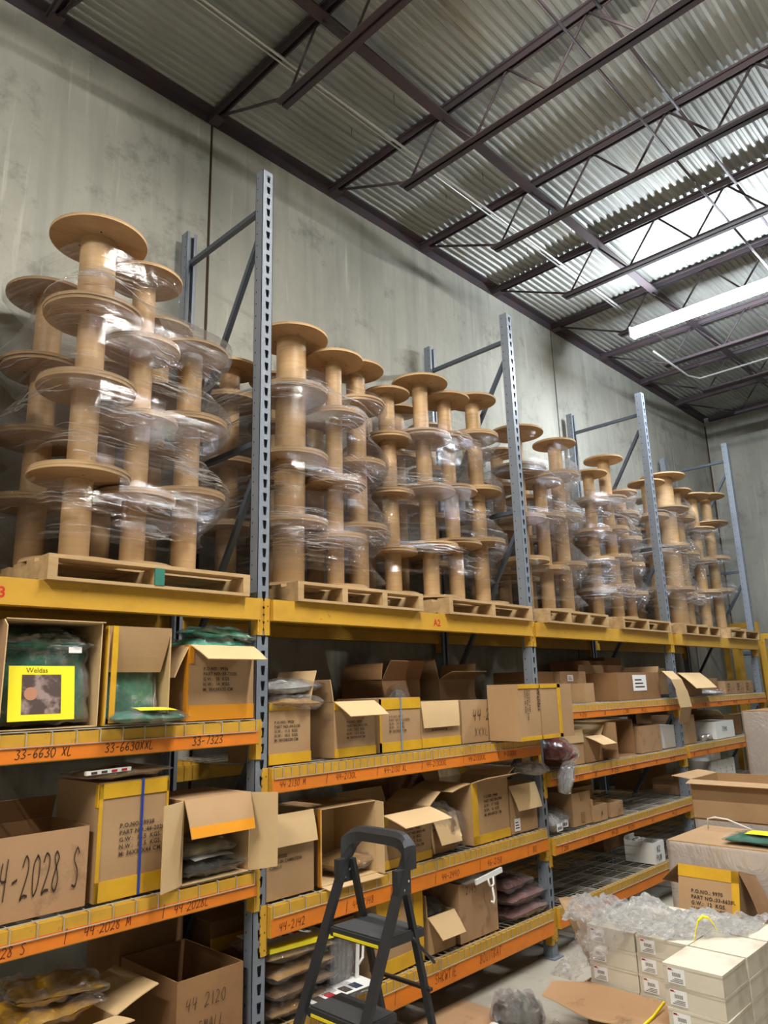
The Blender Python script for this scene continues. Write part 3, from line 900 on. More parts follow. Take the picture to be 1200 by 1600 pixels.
wrap([k for k in COLS_ALL if k[0] == G[6]], 2.5, 3.78, 'clear stretch wrap round the last spools by the end wall', 7, 110, 60, cut=.25, strands=150)
# ---------------------------------------------------------------- cartons and bags
def fpt(face, size, u, v, off=.0008):
    w, d, h = size
    if face == 'front': return Vector((-w / 2 + u * w, -d / 2 - off, v * h))
    if face == 'back': return Vector((w / 2 - u * w, d / 2 + off, v * h))
    if face == 'left': return Vector((-w / 2 - off, d / 2 - u * d, v * h))
    if face == 'right': return Vector((w / 2 + off, -d / 2 + u * d, v * h))
    if face == 'top': return Vector((-w / 2 + u * w, -d / 2 + v * d, h + off))

def carton(name, label, loc, size, rotz=0, flaps=None, lay=None, mat='carton', mat_in='carton_in', tapes=(), prints=(), group=None, closed=False, tilt=(0, 0), strap=None, bulge=.004, cat='box', seed=0):
    """open-topped corrugated box.  flaps: side -> (angle from straight up, length); lay='front' puts it on its side, mouth to the aisle"""
    w, d, h = size
    rx = pi / 2 if lay == 'front' else 0
    t = thing(name, label, cat, loc, (0, 0, 0), group)
    if lay == 'front':
        t.rotation_euler = Euler((pi / 2, 0, 0)).to_matrix().to_euler()
        t.rotation_euler = (Matrix.Rotation(rotz, 3, 'Z') @ Matrix.Rotation(pi / 2, 3, 'X')).to_euler()
    elif lay == 'side':
        t.rotation_euler = (Matrix.Rotation(rotz, 3, 'Z') @ Matrix.Rotation(pi / 2, 3, 'Y')).to_euler()
    else:
        t.rotation_euler = (tilt[0], tilt[1], rotz)
    T = .0045
    mats = [M[mat], M[mat_in]]
    b = MB()
    rnd = random.Random(seed + int(w * 1000) + int(h * 777))
    def wall(p0, p1, inn):            # outer corner points, thin wall standing on the edge, bowed slightly
        p0 = Vector(p0); p1 = Vector(p1); inn = Vector(inn); n = 8; m = 5
        bw = rnd.uniform(.2, 1) * bulge
        def out(u, v, o):
            p = p0.lerp(p1, u); p.z = v * h
            return p - inn * (bw * sin(pi * u) * sin(pi * min(1, v * .9 + .1))) + inn * o
        b.grid(lambda u, v: out(u, v, 0), n, m, 0, False)
        b.grid(lambda u, v: out(1 - u, v, T), n, m, 1, False)
        b.add([out(0, 1, 0), out(1, 1, 0), out(1, 1, T), out(0, 1, T)], [(0, 1, 2, 3)], 1)
    wall((-w / 2, -d / 2, 0), (w / 2, -d / 2, 0), (0, 1, 0))
    wall((w / 2, -d / 2, 0), (w / 2, d / 2, 0), (-1, 0, 0))
    wall((w / 2, d / 2, 0), (-w / 2, d / 2, 0), (0, -1, 0))
    wall((-w / 2, d / 2, 0), (-w / 2, -d / 2, 0), (1, 0, 0))
    b.box(-w / 2, -d / 2, 0, w / 2, d / 2, T, 0)
    b.add([(-w / 2, -d / 2, T + .0005), (w / 2, -d / 2, T + .0005), (w / 2, d / 2, T + .0005), (-w / 2, d / 2, T + .0005)], [(0, 1, 2, 3)], 1)
    b.build('carton_body', mats, t)
    if closed:
        c = MB(); c.box(-w / 2, -d / 2, h, w / 2, -.001, h + T); c.box(-w / 2, .001, h, w / 2, d / 2, h + T)
        c.build('lid_flaps', mats, t)
    for side, fl_ in (flaps or {}).items():
        ang, ln = fl_[:2]
        a = radians(ang); L = {'f': w, 'b': w, 'l': d, 'r': d}[side] - .004
        c = MB(); n = 6
        sk = rnd.uniform(-.02, .02)
        def fl(o):
            def fn(u, v):
                curl = .10 * sin(pi * v * .5) * (ln / .3)
                aa = a + curl * v * (1 if ang > 0 else -1)
                y = v * ln
                return ((u - .5) * (L - abs(sk) * v * 2) + sk * v, -(y * sin(aa)) - o * cos(aa), y * cos(aa) - o * sin(aa))
            return fn
        c.grid(fl(0), n, n, 1, False); nb = len(c.v)
        c.grid(lambda u, v: fl(T)(1 - u, v), n, n, 0, False)
        e = [(fl(0)(u / n, 1), fl(T)(u / n, 1)) for u in range(n + 1)]
        for k in range(n): c.add([e[k][0], e[k + 1][0], e[k + 1][1], e[k][1]], [(0, 1, 2, 3)], 1)
        for u in (0, 1):
            for k in range(n):
                c.add([fl(0)(u, k / n), fl(0)(u, (k + 1) / n), fl(T)(u, (k + 1) / n), fl(T)(u, k / n)], [(0, 1, 2, 3)], 1)
        o = c.build('flap', mats, t)
        if len(fl_) > 2:
            c = MB(); ff = fl
            c.grid(lambda u, v: Vector(ff(-.0012)(u, .72 + .28 * v)), 6, 3, 0, False)
            c.grid(lambda u, v: Vector(ff(T + .0012)(1 - u, .72 + .28 * v)), 6, 3, 0, False)
            c.build('packing_tape', M[fl_[2]], o)
        o.location, o.rotation_euler = {'f': ((0, -d / 2, h + .001), (0, 0, 0)), 'b': ((0, d / 2, h + .001), (0, 0, pi)),
                                        'l': ((-w / 2, 0, h + .001), (0, 0, -pi / 2)), 'r': ((w / 2, 0, h + .001), (0, 0, pi / 2))}[side]
    for tp in tapes:
        face, u0, v0, u1, v1 = tp[:5]; mt = tp[5] if len(tp) > 5 else 'tape_y'
        c = MB(); off = bulge + .0012
        q = [fpt(face, size, u, v, off) for u, v in ((u0, v0), (u1, v0), (u1, v1), (u0, v1))]
        q2 = [fpt(face, size, u, v, -.0005) for u, v in ((u0, v0), (u1, v0), (u1, v1), (u0, v1))]
        c.add(q + q2, [(0, 1, 2, 3), (0, 4, 5, 1), (1, 5, 6, 2), (2, 6, 7, 3), (3, 7, 4, 0)])
        c.build('packing_tape', M[mt], t)
    for pr in prints:
        face, u, v, sz, body = pr[:5]; kind = pr[5] if len(pr) > 5 else 'print'
        p = fpt(face, size, u, v, bulge + .002)
        if kind == 'print':
            o = put('printed_text', text_mesh(body, sz, spacing=1.1, bold=sz * .026, squash=pr[6] if len(pr) > 6 else 1.0), t); o.data.materials.append(M['ink'])
        elif kind == 'hand':
            o = hand_mesh(body, sz, pr[6] if len(pr) > 6 else sz * .1, seed + 3, slant=.1, gap=1.0)[0].build('marker_writing', M['marker'], t); o.scale.x = pr[8] if len(pr) > 8 else 1
        elif kind == 'label':
            c = MB(); W_, H_ = pr[6]; c.box(0, 0, 0, W_, H_, .0008)
            o = c.build('paper_label', M['label'], t)
            c = MB()
            for i in range(3): c.box(W_ * .15, H_ * (.2 + .22 * i), .0009, W_ * (.85 - .1 * i), H_ * (.2 + .22 * i) + H_ * .09, .0012)
            l2 = c.build('label_print', M['ink'], o)
        o.location = p; o.rotation_euler = face_rot(face)
        if kind == 'rot': pass
        if len(pr) > 7: o.rotation_euler = (Euler(face_rot(face)).to_matrix() @ Matrix.Rotation(pr[7], 3, 'Z')).to_euler()
    if strap:
        u, mt = strap; x = -w / 2 + u * w; c = MB(); o = bulge + .003; k = .006
        c.box(x - k, -d / 2 - o - .001, -.001, x + k, -d / 2 - o, h + .006)
        c.box(x - k, -d / 2 - o - .001, h + .006, x + k, d / 2 + o, h + .007)
        c.build('plastic_strap', M[mt], t)
    return t

def pillow(w, d, h, seed, amp=.012, fr=6, n=22, shell=0.0, pw=2.6):
    b = MB()
    def surf(sgn):
        def fn(u, v):
            a, c = 2 * u - 1, 2 * v - 1
            e = max(0, (1 - abs(a) ** pw)) ** .5 * max(0, (1 - abs(c) ** pw)) ** .5
            x = a * (w / 2 + shell); y = c * (d / 2 + shell)
            nz = noise.noise(Vector((x * fr + seed, y * fr, sgn * 3.1))) + 1.1 * abs(noise.noise(Vector((x * fr * 2.2 + seed, y * fr * 2.2, sgn * 5)))) - .3
            z = sgn * (h / 2 + shell * .5) * e + amp * nz * (.3 + e)
            x += amp * .8 * noise.noise(Vector((v * 7, seed, sgn * .0 + 2))); y += amp * .8 * noise.noise(Vector((u * 7, seed + 9, 4)))
            if sgn < 0: z = max(z, -h / 2)
            else: z = min(z, h / 2 + amp * .8)
            return (x, y, z + h / 2)
        return fn
    b.grid(surf(1), n, n)
    b.grid(lambda u, v: surf(-1)(1 - u, v), n, n)
    return b
def bag(label, loc, size, color, rot=(0, 0, 0), seed=1, cat='garment bag', group=None, film_=True, name='polybag', card=None, amp=.012):
    w, d, h = size
    t = thing(name, label, cat, loc, rot, group)
    pillow(w * .94, d * .94, h * .82, seed, amp).build('folded_garment', M['c_' + color], t, (0, 0, .002))
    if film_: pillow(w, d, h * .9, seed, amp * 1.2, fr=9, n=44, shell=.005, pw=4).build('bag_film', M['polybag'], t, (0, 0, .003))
    if card:
        x0, y0, x1, y1, mt = card
        c = MB()
        def fn(u, v):
            x = x0 + (x1 - x0) * u; y = y0 + (y1 - y0) * v
            a, cc = 2 * x / w, 2 * y / d
            e = max(0, (1 - abs(a) ** 2.6)) ** .5 * max(0, (1 - abs(cc) ** 2.6)) ** .5
            return (x, y, h * .5 + h * .47 * e + .014)
        c.grid(fn, 8, 8); c.build('insert_card', M[mt], t)
    return t

PT5 = 'P.O.NO.: %s\nPART NO.:%s\nG.W.:  %s  KGS.\nN.W.:  %s  KGS.\nM: %s CM'
# ---- leftmost bay, top shelf (z 1.69)
Z = 1.702
g = 'cartons on the top shelf of the leftmost bay'
carton('open_carton', 'leftmost carton on its side, spilling green bags with a yellow picture card', (-1.06, .385, Z + .215), (.40, .43, .40), 0, {'l': (-4, .03), 'b': (-6, .03)}, 'front', mat='carton_old', group=g, seed=1)
t = bag('green garment bag behind a yellow picture card in the leftmost carton', (-1.06, .125, Z + .195), (.365, .36, .10), 'green', (radians(82), 0, 0), 11, amp=.02)
c = MB(); c.box(-.165, -.18, .128, .095, .035, .1295); cd = c.build('picture_card', M['yellow_strap'], t)
c = MB(); c.box(-.115, -.155, .1297, .04, .0, .1303); pc = c.build('card_photo', pbr('card_photo', (.08, .055, .05), .4, var=[(dict(s=14, detail=3, lo=.5, hi=.62), (.35, .26, .24), .8)]), cd)
c = MB(); c.lathe([(.001, .1306), (.026, .1306)], 16, 0, (-.08, -.075, 0)); c.build('card_face_print', pbr('print_skin', (.42, .2, .12), .5), cd)
o = put('printed_text', text_mesh('Weldas', .028), cd, (-.10, .008, .1306)); o.data.materials.append(M['ink'])
c = MB(); c.box(.07, .09, .128, .125, .115, .1295); c.build('size_sticker', M['label'], t)
t = bag('upper green bag folded over the top of the leftmost carton contents', (-1.06, .17, Z + .335), (.37, .3, .07), 'green', (radians(12), 0, 0), 12, amp=.022)
carton('open_carton', 'carton on its side with a brown flap hanging half across its mouth', (-.68, .385, Z + .21), (.30, .42, .40), 0, {'b': (172 - 360 + 180 - 90, .2)}, 'front', group=g, seed=2,
       tapes=[('left', 0, .93, 1, 1), ('left', .0, .0, .2, .3)])
b = MB(); b.box(-.815, -.022, Z + .01, -.79, -.0185, Z + .42); tag(b.build('edge_tape', M['tape_y']), 'upright yellow tape strip down the left mouth edge of the hanging-flap carton', 'tape')
t = bag('flat green bag sliding out over the beam under the hanging flap', (-.655, -.02, Z + .012), (.33, .22, .045), 'green', (radians(4), 0, -.1), 13, card=(-.05, -.08, .12, .02, 'yellow_strap'))
bag('dark green bag standing inside the carton with the hanging flap', (-.68, .12, Z + .14), (.25, .26, .1), 'green', (radians(80), 0, 0), 14)
carton('printed_carton', 'upright printed carton with its front flap folded out and teal bags on top', (-.235, .19, Z), (.375, .36, .35), 0.02, {'f': (112, .17), 'l': (150, .17)}, group=g, seed=3,
       tapes=[('front', 0, 0, 1, .2, 'tape_o'), ('front', 0, .75, .06, 1, 'tape_o'), ('left', .9, 0, 1, 1, 'tape_o')],
       prints=[('front', .2, .66, .021, PT5 % ('9926', '33-7323L', '15', '14', '38X38X35'))])
bag('teal bag heaped on top of the upright printed carton', (-.235, .19, Z + .315), (.35, .34, .085), 'teal', (0, 0, .05), 15, amp=.022)
bag('upper teal bag crumpled over the printed carton near the tall upright', (-.18, .16, Z + .385), (.33, .28, .06), 'teal', (.05, .08, -.2), 16, amp=.022)

# ---- leftmost bay, middle shelf (z 1.0)
Z = 1.012
g = 'cartons on the middle shelf of the leftmost bay'
carton('open_carton', 'scuffed brown open carton with large 44-2028 S in marker at the left edge', (-1.06, .20, Z), (.42, .37, .30), 0, {'b': (-20, .1)}, mat='carton_old', mat_in='carton_dark', group=g, seed=4,
       prints=[('front', .10, .26, .14, '44-2028 S', 'hand', .010, 0, .36)])
bag('silvery grey bag deep on the shelf behind the marker-written carton', (-1.2, .6, Z + .02), (.3, .3, .3), 'silver', (0, 0, .2), 17, amp=.03)
carton('strapped_carton', 'tall printed carton with yellow taped edges and a vertical blue strap', (-.665, .20, Z), (.325, .38, .455), 0.03, closed=True, group=g, seed=5, strap=(.6, 'blue_strap'),
       tapes=[('front', 0, 0, 1, .17), ('front', 0, .87, 1, 1), ('front', 0, 0, .05, 1), ('front', .97, 0, 1, 1), ('left', .94, .8, 1, 1)],
       prints=[('front', .3, .60, .024, PT5 % ('9938', '44-2028M', '14.5', '13.5', '36X36X44')), ('left', .3, .5, .02, 'KGS.')])
t = bag('flat bag with a printed white card lying on the blue-strapped carton', (-.70, .12, Z + .475), (.4, .26, .035), 'tan', (.03, -.02, .05), 18)
c = MB(); c.box(-.2, -.13, .03, .0, -.11, .045); cc = c.build('white_insert', M['white'], t)
for i in range(4):
    c = MB(); c.box(-.18 + i * .045, -.132, .033, -.155 + i * .045, -.1302, .042); c.build('colour_print', M[['ink', 'ink', 'red', 'red'][i]], cc)
carton('open_carton', 'carton on its side with spread flaps and an orange-taped flap beside the tall upright', (-.265, .33, Z + .175), (.36, .35, .36), 0, {'l': (60, .15), 'r': (28, .14), 'b': (-62, .17, 'tape_o')}, 'front', group=g, seed=6,
       tapes=[('left', 0, .95, 1, 1, 'tape_o')])
bag('dark navy garment bag in the carton with spread flaps', (-.27, .13, Z + .012), (.32, .32, .075), 'dark', (0, 0, .06), 19, card=(-.1, -.13, .12, -.08, 'white'))
bag('bag with olive and yellow trim on the navy garment bag', (-.28, .15, Z + .095), (.3, .29, .06), 'olive', (.05, -.04, -.08), 20)
# ---- leftmost bay, bottom shelf (z .3)
Z = .309
carton('open_carton', 'dark brown open carton with SMALL in marker, bottom left of the tall upright', (-.25, .26, Z), (.34, .50, .315), 0.0, {}, mat='carton_dark', mat_in='carton_dark', seed=7, group='cartons on the lowest shelf of the leftmost bay',
       prints=[('front', .12, .6, .05, '44 2120', 'hand', .003, 0, .8), ('front', .3, .3, .045, 'SMALL', 'hand', .003, 0, .8)])
carton('closed_carton', 'plain dim carton deep behind the dark brown SMALL carton', (-.24, .72, Z), (.34, .34, .42), 0, closed=True, mat='carton_dark', seed=8, group='cartons on the lowest shelf of the leftmost bay')
carton('flap_carton', 'pale carton with its flaps spread flat under yellow bags, bottom left corner', (-.93, .18, Z), (.46, .36, .27), .05, {'r': (68, .2), 'f': (80, .14)}, seed=9, group='cartons on the lowest shelf of the leftmost bay')
bag('shiny bag of yellow cloth on the pale carton at bottom left', (-.93, .2, Z + .285), (.42, .32, .07), 'yellowcloth', (0, -.03, .1), 21, amp=.025)
bag('upper shiny bag of yellow cloth at bottom left', (-.88, .2, Z + .36), (.36, .27, .06), 'yellowcloth', (0.02, .06, -.1), 22, amp=.028)

# ---- second bay, top shelf (z 1.455)
Z = 1.468
g = 'cartons on the top shelf of the second bay'
carton('printed_carton', 'printed carton right beside the tall upright with shiny bags on top', (.185, .18, Z), (.275, .35, .30), 0, {'r': (12, .17)}, group=g, seed=10,
       tapes=[('front', 0, 0, 1, .17), ('front', 0, .88, 1, 1)], prints=[('front', .12, .66, .019, PT5 % ('9925', '44-2130', '11.5', '10.5', '38X38X38'))])
b = MB(); b.box(-.003, -.16, 0, 0, .16, .16); 
bag('shiny clear bag of tan cloth on the carton beside the tall upright', (.215, .13, Z + .26), (.33, .34, .085), 'tan', (0, .02, 0), 23, amp=.02)
bag('silvery upper bag on the carton beside the tall upright', (.225, .14, Z + .345), (.34, .3, .075), 'silver', (0, -.04, .1), 24, amp=.02)
carton('printed_carton', 'printed carton with a pale flap folded out to the front, second on its shelf', (.64, .18, Z), (.33, .36, .295), 0.04, {'f': (118, .15), 'l': (8, .12)}, group=g, seed=11,
       tapes=[('front', 0, 0, 1, .16), ('front', 0, .85, .1, 1)], prints=[('front', .28, .60, .018, PT5 % ('9954', '44-2130L', '13.5', '12.5', '38X38X38'))])
carton('strapped_carton', 'printed carton with a pale blue strap and yellow tape', (1.02, .18, Z), (.36, .36, .30), 0, closed=True, group=g, seed=12, strap=(.5, 'paleblue_strap'),
       tapes=[('front', 0, 0, 1, .18), ('front', 0, .8, 1, 1), ('front', 0, 0, .04, 1)], prints=[('front', .22, .64, .018, PT5 % ('9961', '44-2130XL', '14', '13', '38X38X38'))])
carton('open_carton', 'carton with a pale flap hanging over its print, between strapped and 44-21 XXXL cartons', (1.4, .18, Z), (.365, .36, .275), -.03, {'f': (168, .16)}, group=g, seed=13,
       tapes=[('front', 0, 0, 1, .2)], prints=[('front', .25, .35, .018, 'M: 38X38X40 CM')])
carton('marked_carton', 'carton with 44-21 XXXL handwritten in marker', (1.80, .18, Z), (.40, .36, .265), 0.02, {}, closed=True, group=g, seed=14,
       prints=[('front', .28, .52, .07, '44.21', 'hand', .005), ('front', .32, .15, .05, 'XXXL', 'hand', .003)])
# big one lying on its side, sticking out over the beam at the post
t = carton('large_open_carton', 'large yellow-taped carton lying on its side and sticking out past the second upright', (2.10, -.10, Z + .002), (.52, .25, .36), 0, {}, group=g, seed=15, closed=True,
       tapes=[('front', 0, 0, 1, .07), ('front', .93, 0, 1, 1), ('front', 0, .93, 1, 1), ('front', .48, 0, .5, 1, 'tape_b')],
       prints=[('front', .22, .90, .022, 'P.O.NO. 3344\nPART NO. 44 2130\nQTY:  28  PCS', 'print', 1.0, -pi / 2), ('front', .42, .93, .045, 'Weldas', 'print', 1.0, -pi / 2)])
t.location = (2.15, -.135, Z + .002)
b = MB(); b.box(.262, -.125, .0, .42, -.1205, .36); b.build('flap', [M['carton']], t); b = MB(); b.box(.262, -.12, .3555, .40, .122, .36); b.build('flap', [M['carton_in']], t)
b = MB(); b.box(.40, -.12, .0, .4045, .122, .355); b.build('inner_panel', [M['carton_dark']], t)
carton('open_carton', 'dim open carton behind, with raised flaps above the pale-flap carton', (1.56, .68, Z), (.42, .38, .42), .06, {'f': (30, .15), 'r': (5, .15), 'l': (-20, .12)}, mat='carton_dark', mat_in='carton', group=g, seed=16)
carton('open_carton', 'dim open carton behind the large sideways carton, flaps fanned up', (2.21, .68, Z), (.40, .38, .42), -.06, {'f': (65, .14), 'l': (12, .15), 'r': (10, .12)}, group=g, seed=17)
bag('grey bag with a printed card poking up behind the pale-flap carton', (1.45, .42, Z + .01), (.12, .16, .42), 'silver', (0, 0, 0), 25)

# ---- second bay, middle shelf (z .83)
Z = .843
g = 'cartons on the middle shelf of the second bay'
carton('printed_carton', 'MADE IN CAMBODIA carton with a brown flap folded over its front', (.195, .19, Z), (.305, .36, .385), 0, {'f': (163, .15)}, group=g, seed=18, bulge=.003,
       prints=[('front', .06, .60, .02, 'G.W.:  14  KGS\n\nTENNESSEE\nMADE IN CAMBODIA\nC/NO.:1')])
carton('open_carton', 'carton on its side, mouth to the aisle, right of the CAMBODIA carton', (.60, .36, Z + .19), (.40, .375, .36), -.02, {'r': (8, .05), 'f': (6, .06)}, 'front', group=g, seed=19,
       tapes=[('left', 0, .94, 1, 1, 'tape_o'), ('front', 0, .9, 1, 1, 'tape_o')])
bag('clear bag of tan cloth in the carton lying on its side behind the stepladder', (.67, .14, Z + .025), (.26, .26, .09), 'tan', (0, 0, .1), 26)
carton('printed_carton', 'printed yellow-taped carton with a cream flap jutting to the front, behind the stepladder handle', (1.06, .19, Z), (.42, .36, .285), 0.02, {'f': (103, .18), 'r': (55, .13), 'b': (20, .1)}, group=g, seed=20,
       tapes=[('front', 0, 0, 1, .16), ('front', 0, .8, .1, 1)], prints=[('front', .42, .62, .021, PT5 % ('9960', '44-2148', '12', '11', '38X38X36'))])
carton('open_carton', 'small carton overfilled with patterned bags, its brown flap hanging down in front', (1.44, .22, Z), (.24, .34, .22), 0, {'f': (150, .18)}, group=g, seed=21)
bag('patterned brown and yellow garment bag stuffed in the small middle carton', (1.43, .18, Z + .1), (.25, .28, .2), 'olive', (.15, 0, .1), 27, amp=.03)
bag('brown bag below the patterned bag in the small middle carton', (1.50, .12, Z + .02), (.2, .22, .25), 'brown', (.1, .1, .3), 28, amp=.03)
carton('printed_carton', 'tall printed carton with wide-open flaps and yellow tape, near the second upright', (1.88, .20, Z), (.42, .38, .375), .03, {'l': (95, .2), 'f': (70, .12), 'r': (60, .12), 'b': (40, .15)}, group=g, seed=22,
       tapes=[('front', 0, 0, 1, .14), ('front', .0, 0, .14, 1)], prints=[('front', .3, .72, .024, PT5 % ('9960', '44-2440', '17', '16', '40X40X38'))])
carton('open_carton', 'barcode-labelled small carton with a flap over its front, beside the second upright', (2.28, .2, Z), (.33, .36, .31), 0, {'f': (160, .17)}, group=g, seed=23,
       prints=[('front', .1, .05, .02, '', 'label', (.07, .08))])
carton('open_carton', 'dim brown carton behind the wide-open one', (1.70, .73, Z), (.4, .32, .40), 0, {'l': (40, .14)}, group=g, mat='carton_dark', seed=24)

# ---- second bay, lowest shelf (z .304)
Z = .317
g = 'cartons on the lowest shelf of the second bay'
for i, (c, h, lab) in enumerate([('tan', .075, 'bottom tan garment bag of the pile beside the tall upright'), ('brown', .075, 'second brown garment bag in the pile beside the tall upright'), ('tan', .07, 'third tan garment bag in the pile beside the tall upright')]):
    bag(lab, (.275, .17, Z + i * .078), (.42, .38, h), c, (0, 0, .04 * i), 30 + i, amp=.016, group='garment bags piled beside the tall upright')
t = bag('top bag with a bright yellow edge on the pile beside the tall upright', (.275, .17, Z + .235), (.42, .36, .07), 'tan', (.02, .03, -.05), 34, group='garment bags piled beside the tall upright')
c = MB(); c.box(-.2, -.12, .075, .19, .12, .078); ic = c.build('white_card', M['white'], t)
for i in range(5):
    c = MB(); c.box(-.16 + i * .065, -.04, .0781, -.12 + i * .065, .03, .0786); c.build('card_print', M[['ink', 'red'][i % 2]], ic)
c = MB(); c.box(-.2, -.175, .06, .19, -.12, .079); c.build('yellow_edge', M['yellow_strap'], t)
bag('grey bag at the very bottom of the pile with a printed edge', (.24, .05, Z - .0), (.3, .02, .01), 'grey', (0, 0, 0), 35)
t = carton('printed_carton', 'dim carton with a yellow printed label high behind the garment bag pile', (.2, .62, Z), (.34, .34, .36), 0, closed=True, group=g, mat='carton_dark', seed=25, tapes=[('front', .0, .62, .8, .8)])
carton('hanger_carton', 'brown carton behind the stepladder with a grey bag and white hanger bars', (.64, .30, Z), (.2, .34, .3), 0, {}, closed=True, group=g, mat='carton_dark', seed=26)
t = bag('upright dark grey bag hanging with a white hanger, seen between the stepladder rails', (.56, .065, Z + .005), (.2, .05, .30), 'grey', (0, .06, .05), 36)
hang = MB(); hang.box(.08, -.05, .02, .098, -.04, .31); 
hang.tube([(.09, -.045, .27), (.13, -.045, .25), (.13, -.045, .13), (.09, -.045, .10)], .008, 6); hang.tube([(.13, -.045, .2), (.165, -.045, .2), (.165, -.045, .16)], .007, 6)
o = hang.build('hanger', M['white'], t); o['label'] = 'white plastic hanger'
carton('printed_carton', 'yellow-taped carton standing behind the stepladder steps', (.97, .20, Z), (.40, .38, .37), .05, {'b': (-80, .17), 'f': (-85, .17)}, group=g, seed=27,
       tapes=[('front', 0, 0, 1, .2), ('front', .8, 0, 1, 1), ('front', 0, .75, .5, 1)], prints=[('front', .1, .5, .018, 'G.W.: 13 KGS')])
t = carton('open_carton', 'small carton with a dangling flap and a dull bag, right of the stepladder', (1.36, .2, Z), (.25, .34, .20), 0, {'f': (140, .14), 'l': (2, .12)}, group=g, seed=28)
bag('dull grey bag in the small dangling-flap carton', (1.36, .22, Z + .15), (.23, .28, .1), 'grey', (0, 0, .1), 37, amp=.02)
carton('marked_carton', 'plain brown carton on the lowest shelf with a white hanger over its edge', (1.70, .2, Z), (.39, .38, .33), 0, {}, group=g, seed=29, mat='carton_old', prints=[('front', .16, .8, .04, '2145', 'hand', .003)])
t = bag('clear-bagged grey garment draped on the plain brown carton, with a white hanger clip', (1.72, .14, Z + .29), (.38, .34, .08), 'whitish', (-.08, 0, 0), 38, amp=.014)
hk = MB(); hk.bar((-.12, -.195, .03), (.16, -.195, .055), .012, .03); hk.tube([(.0, -.2, .03), (.01, -.2, -.01), (.03, -.2, -.02), (.055, -.2, -.01), (.055, -.2, .035)], .007, 6)
hk.tube([(.035, -.2, -.02), (.045, -.2, -.09), (.03, -.2, -.115), (.01, -.2, -.1)], .007, 6)
o = hk.build('hanger', M['white'], t); o['label'] = 'white plastic trouser hanger with hook'
for i, (sx, c, lab) in enumerate([(2.24, 'pink', 'lowest'), (2.23, 'pink', 'middle'), (2.12, 'maroon', 'topmost darker')]):
    bag('%s of three dusky pink garment bags piled beside the second upright' % lab, (sx, .16, Z + i * .092), (.46 - .12 * (i == 2), .36, .085), c, (0, 0, .05 * i), 40 + i, amp=.018, group='dusky pink garment bags on the lowest shelf')
t = bag('white printed sheet pack with portraits and a red square, under the stepladder', (.49, .06, Z + .004), (.42, .3, .035), 'whitish', (.0, 0, -.05), 44, film_=True, cat='printed pack')
c = MB(); c.box(-.2, -.15, .036, .2, .1, .038); ic = c.build('printed_sheet', M['white'], t)
for i, (m, u) in enumerate([('ink', -.17), ('red', -.10), ('ink', .0), ('navy', .07)]):
    c = MB(); c.box(u, -.13, .0381, u + .05, -.06, .0386); c.build('sheet_print', M[m], ic)
# ---- third bay
Z = 1.678
g = 'cartons on the top shelf of the third bay'
carton('closed_carton', 'brown carton behind the large sideways carton, with a small white label', (3.38, .35, Z), (.42, .34, .25), 0, closed=True, group=g, seed=40, mat='carton_old', prints=[('front', .25, .7, .02, '', 'label', (.09, .05))])
carton('closed_carton', 'dim brown carton furthest left on the top shelf of the third bay', (2.93, .38, Z), (.36, .34, .25), 0, closed=True, group=g, seed=41, mat='carton_dark')
carton('small_box', 'small pale box in front of the brown carton with a white label', (3.33, .08, Z), (.15, .14, .15), 0, closed=True, group=g, seed=42)
LOC_ = carton('long_open_carton', 'long brown carton with raised lid edge and a crumpled white label', (4.25, .2, Z), (.84, .38, .24), 0, {'b': (-10, .08), 'r': (20, .06)}, group=g, seed=43, mat='carton_dark', mat_in='carton', prints=[('front', .33, .32, .02, '', 'label', (.27, .14))])
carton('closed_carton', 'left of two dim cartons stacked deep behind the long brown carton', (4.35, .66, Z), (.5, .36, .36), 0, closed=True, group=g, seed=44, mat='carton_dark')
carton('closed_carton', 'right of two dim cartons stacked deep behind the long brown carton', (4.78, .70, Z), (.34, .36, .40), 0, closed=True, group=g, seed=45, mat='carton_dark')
# dangling strip of cardboard flaps over the third upright
t = bpy.data.objects.new('hanging_flap', None); COL.objects.link(t); t.parent = LOC_; t['label'] = 'long pale flap hanging down in front of the upright'
t.location = (4.80 - 4.25, -.045 - .2, .17)
def panel(t, name, pts, wx, mat):
    b = MB()
    for (a, c) in zip(pts[:-1], pts[1:]):
        b.add([(-wx / 2 + a[2], a[0], a[1]), (wx / 2 + a[2], a[0], a[1]), (wx / 2 + c[2], c[0], c[1]), (-wx / 2 + c[2], c[0], c[1]),
               (-wx / 2 + a[2], a[0] + .004, a[1] - .001), (wx / 2 + a[2], a[0] + .004, a[1] - .001), (wx / 2 + c[2], c[0] + .004, c[1] - .001), (-wx / 2 + c[2], c[0] + .004, c[1] - .001)],
              [(0, 3, 2, 1), (4, 5, 6, 7), (0, 1, 5, 4), (2, 3, 7, 6), (1, 2, 6, 5), (0, 4, 7, 3)])
    b.build(name, mat, t)
panel(t, 'upper_panel', [(0.0, .08, -.05), (-.06, .0, 0), (-.075, -.10, .05)], .24, M['carton_in'])
panel(t, 'middle_panel', [(-.075, -.10, .05), (-.09, -.26, .08)], .27, M['carton_in'])
panel(t, 'lower_panel', [(-.09, -.262, .08), (-.05, -.40, .08)], .25, M['carton'])
Z = 1.217
g = 'cartons on the second shelf of the third bay'
bag('shiny bag of red cloth hanging out past the second upright', (2.72, .03, Z + .05), (.32, .3, .17), 'red', (0, .2, .2), 50, amp=.03)
bag('crumpled empty clear bag dangling over the beam beside the second upright', (2.62, -.10, Z - .16), (.14, .05, .26), 'silver', (.1, .3, 0), 51, amp=.03)
bag('crumpled clear bag poking out left of the second upright', (2.33, -.02, Z - .005), (.16, .2, .09), 'silver', (0, .2, 0), 52, amp=.02)
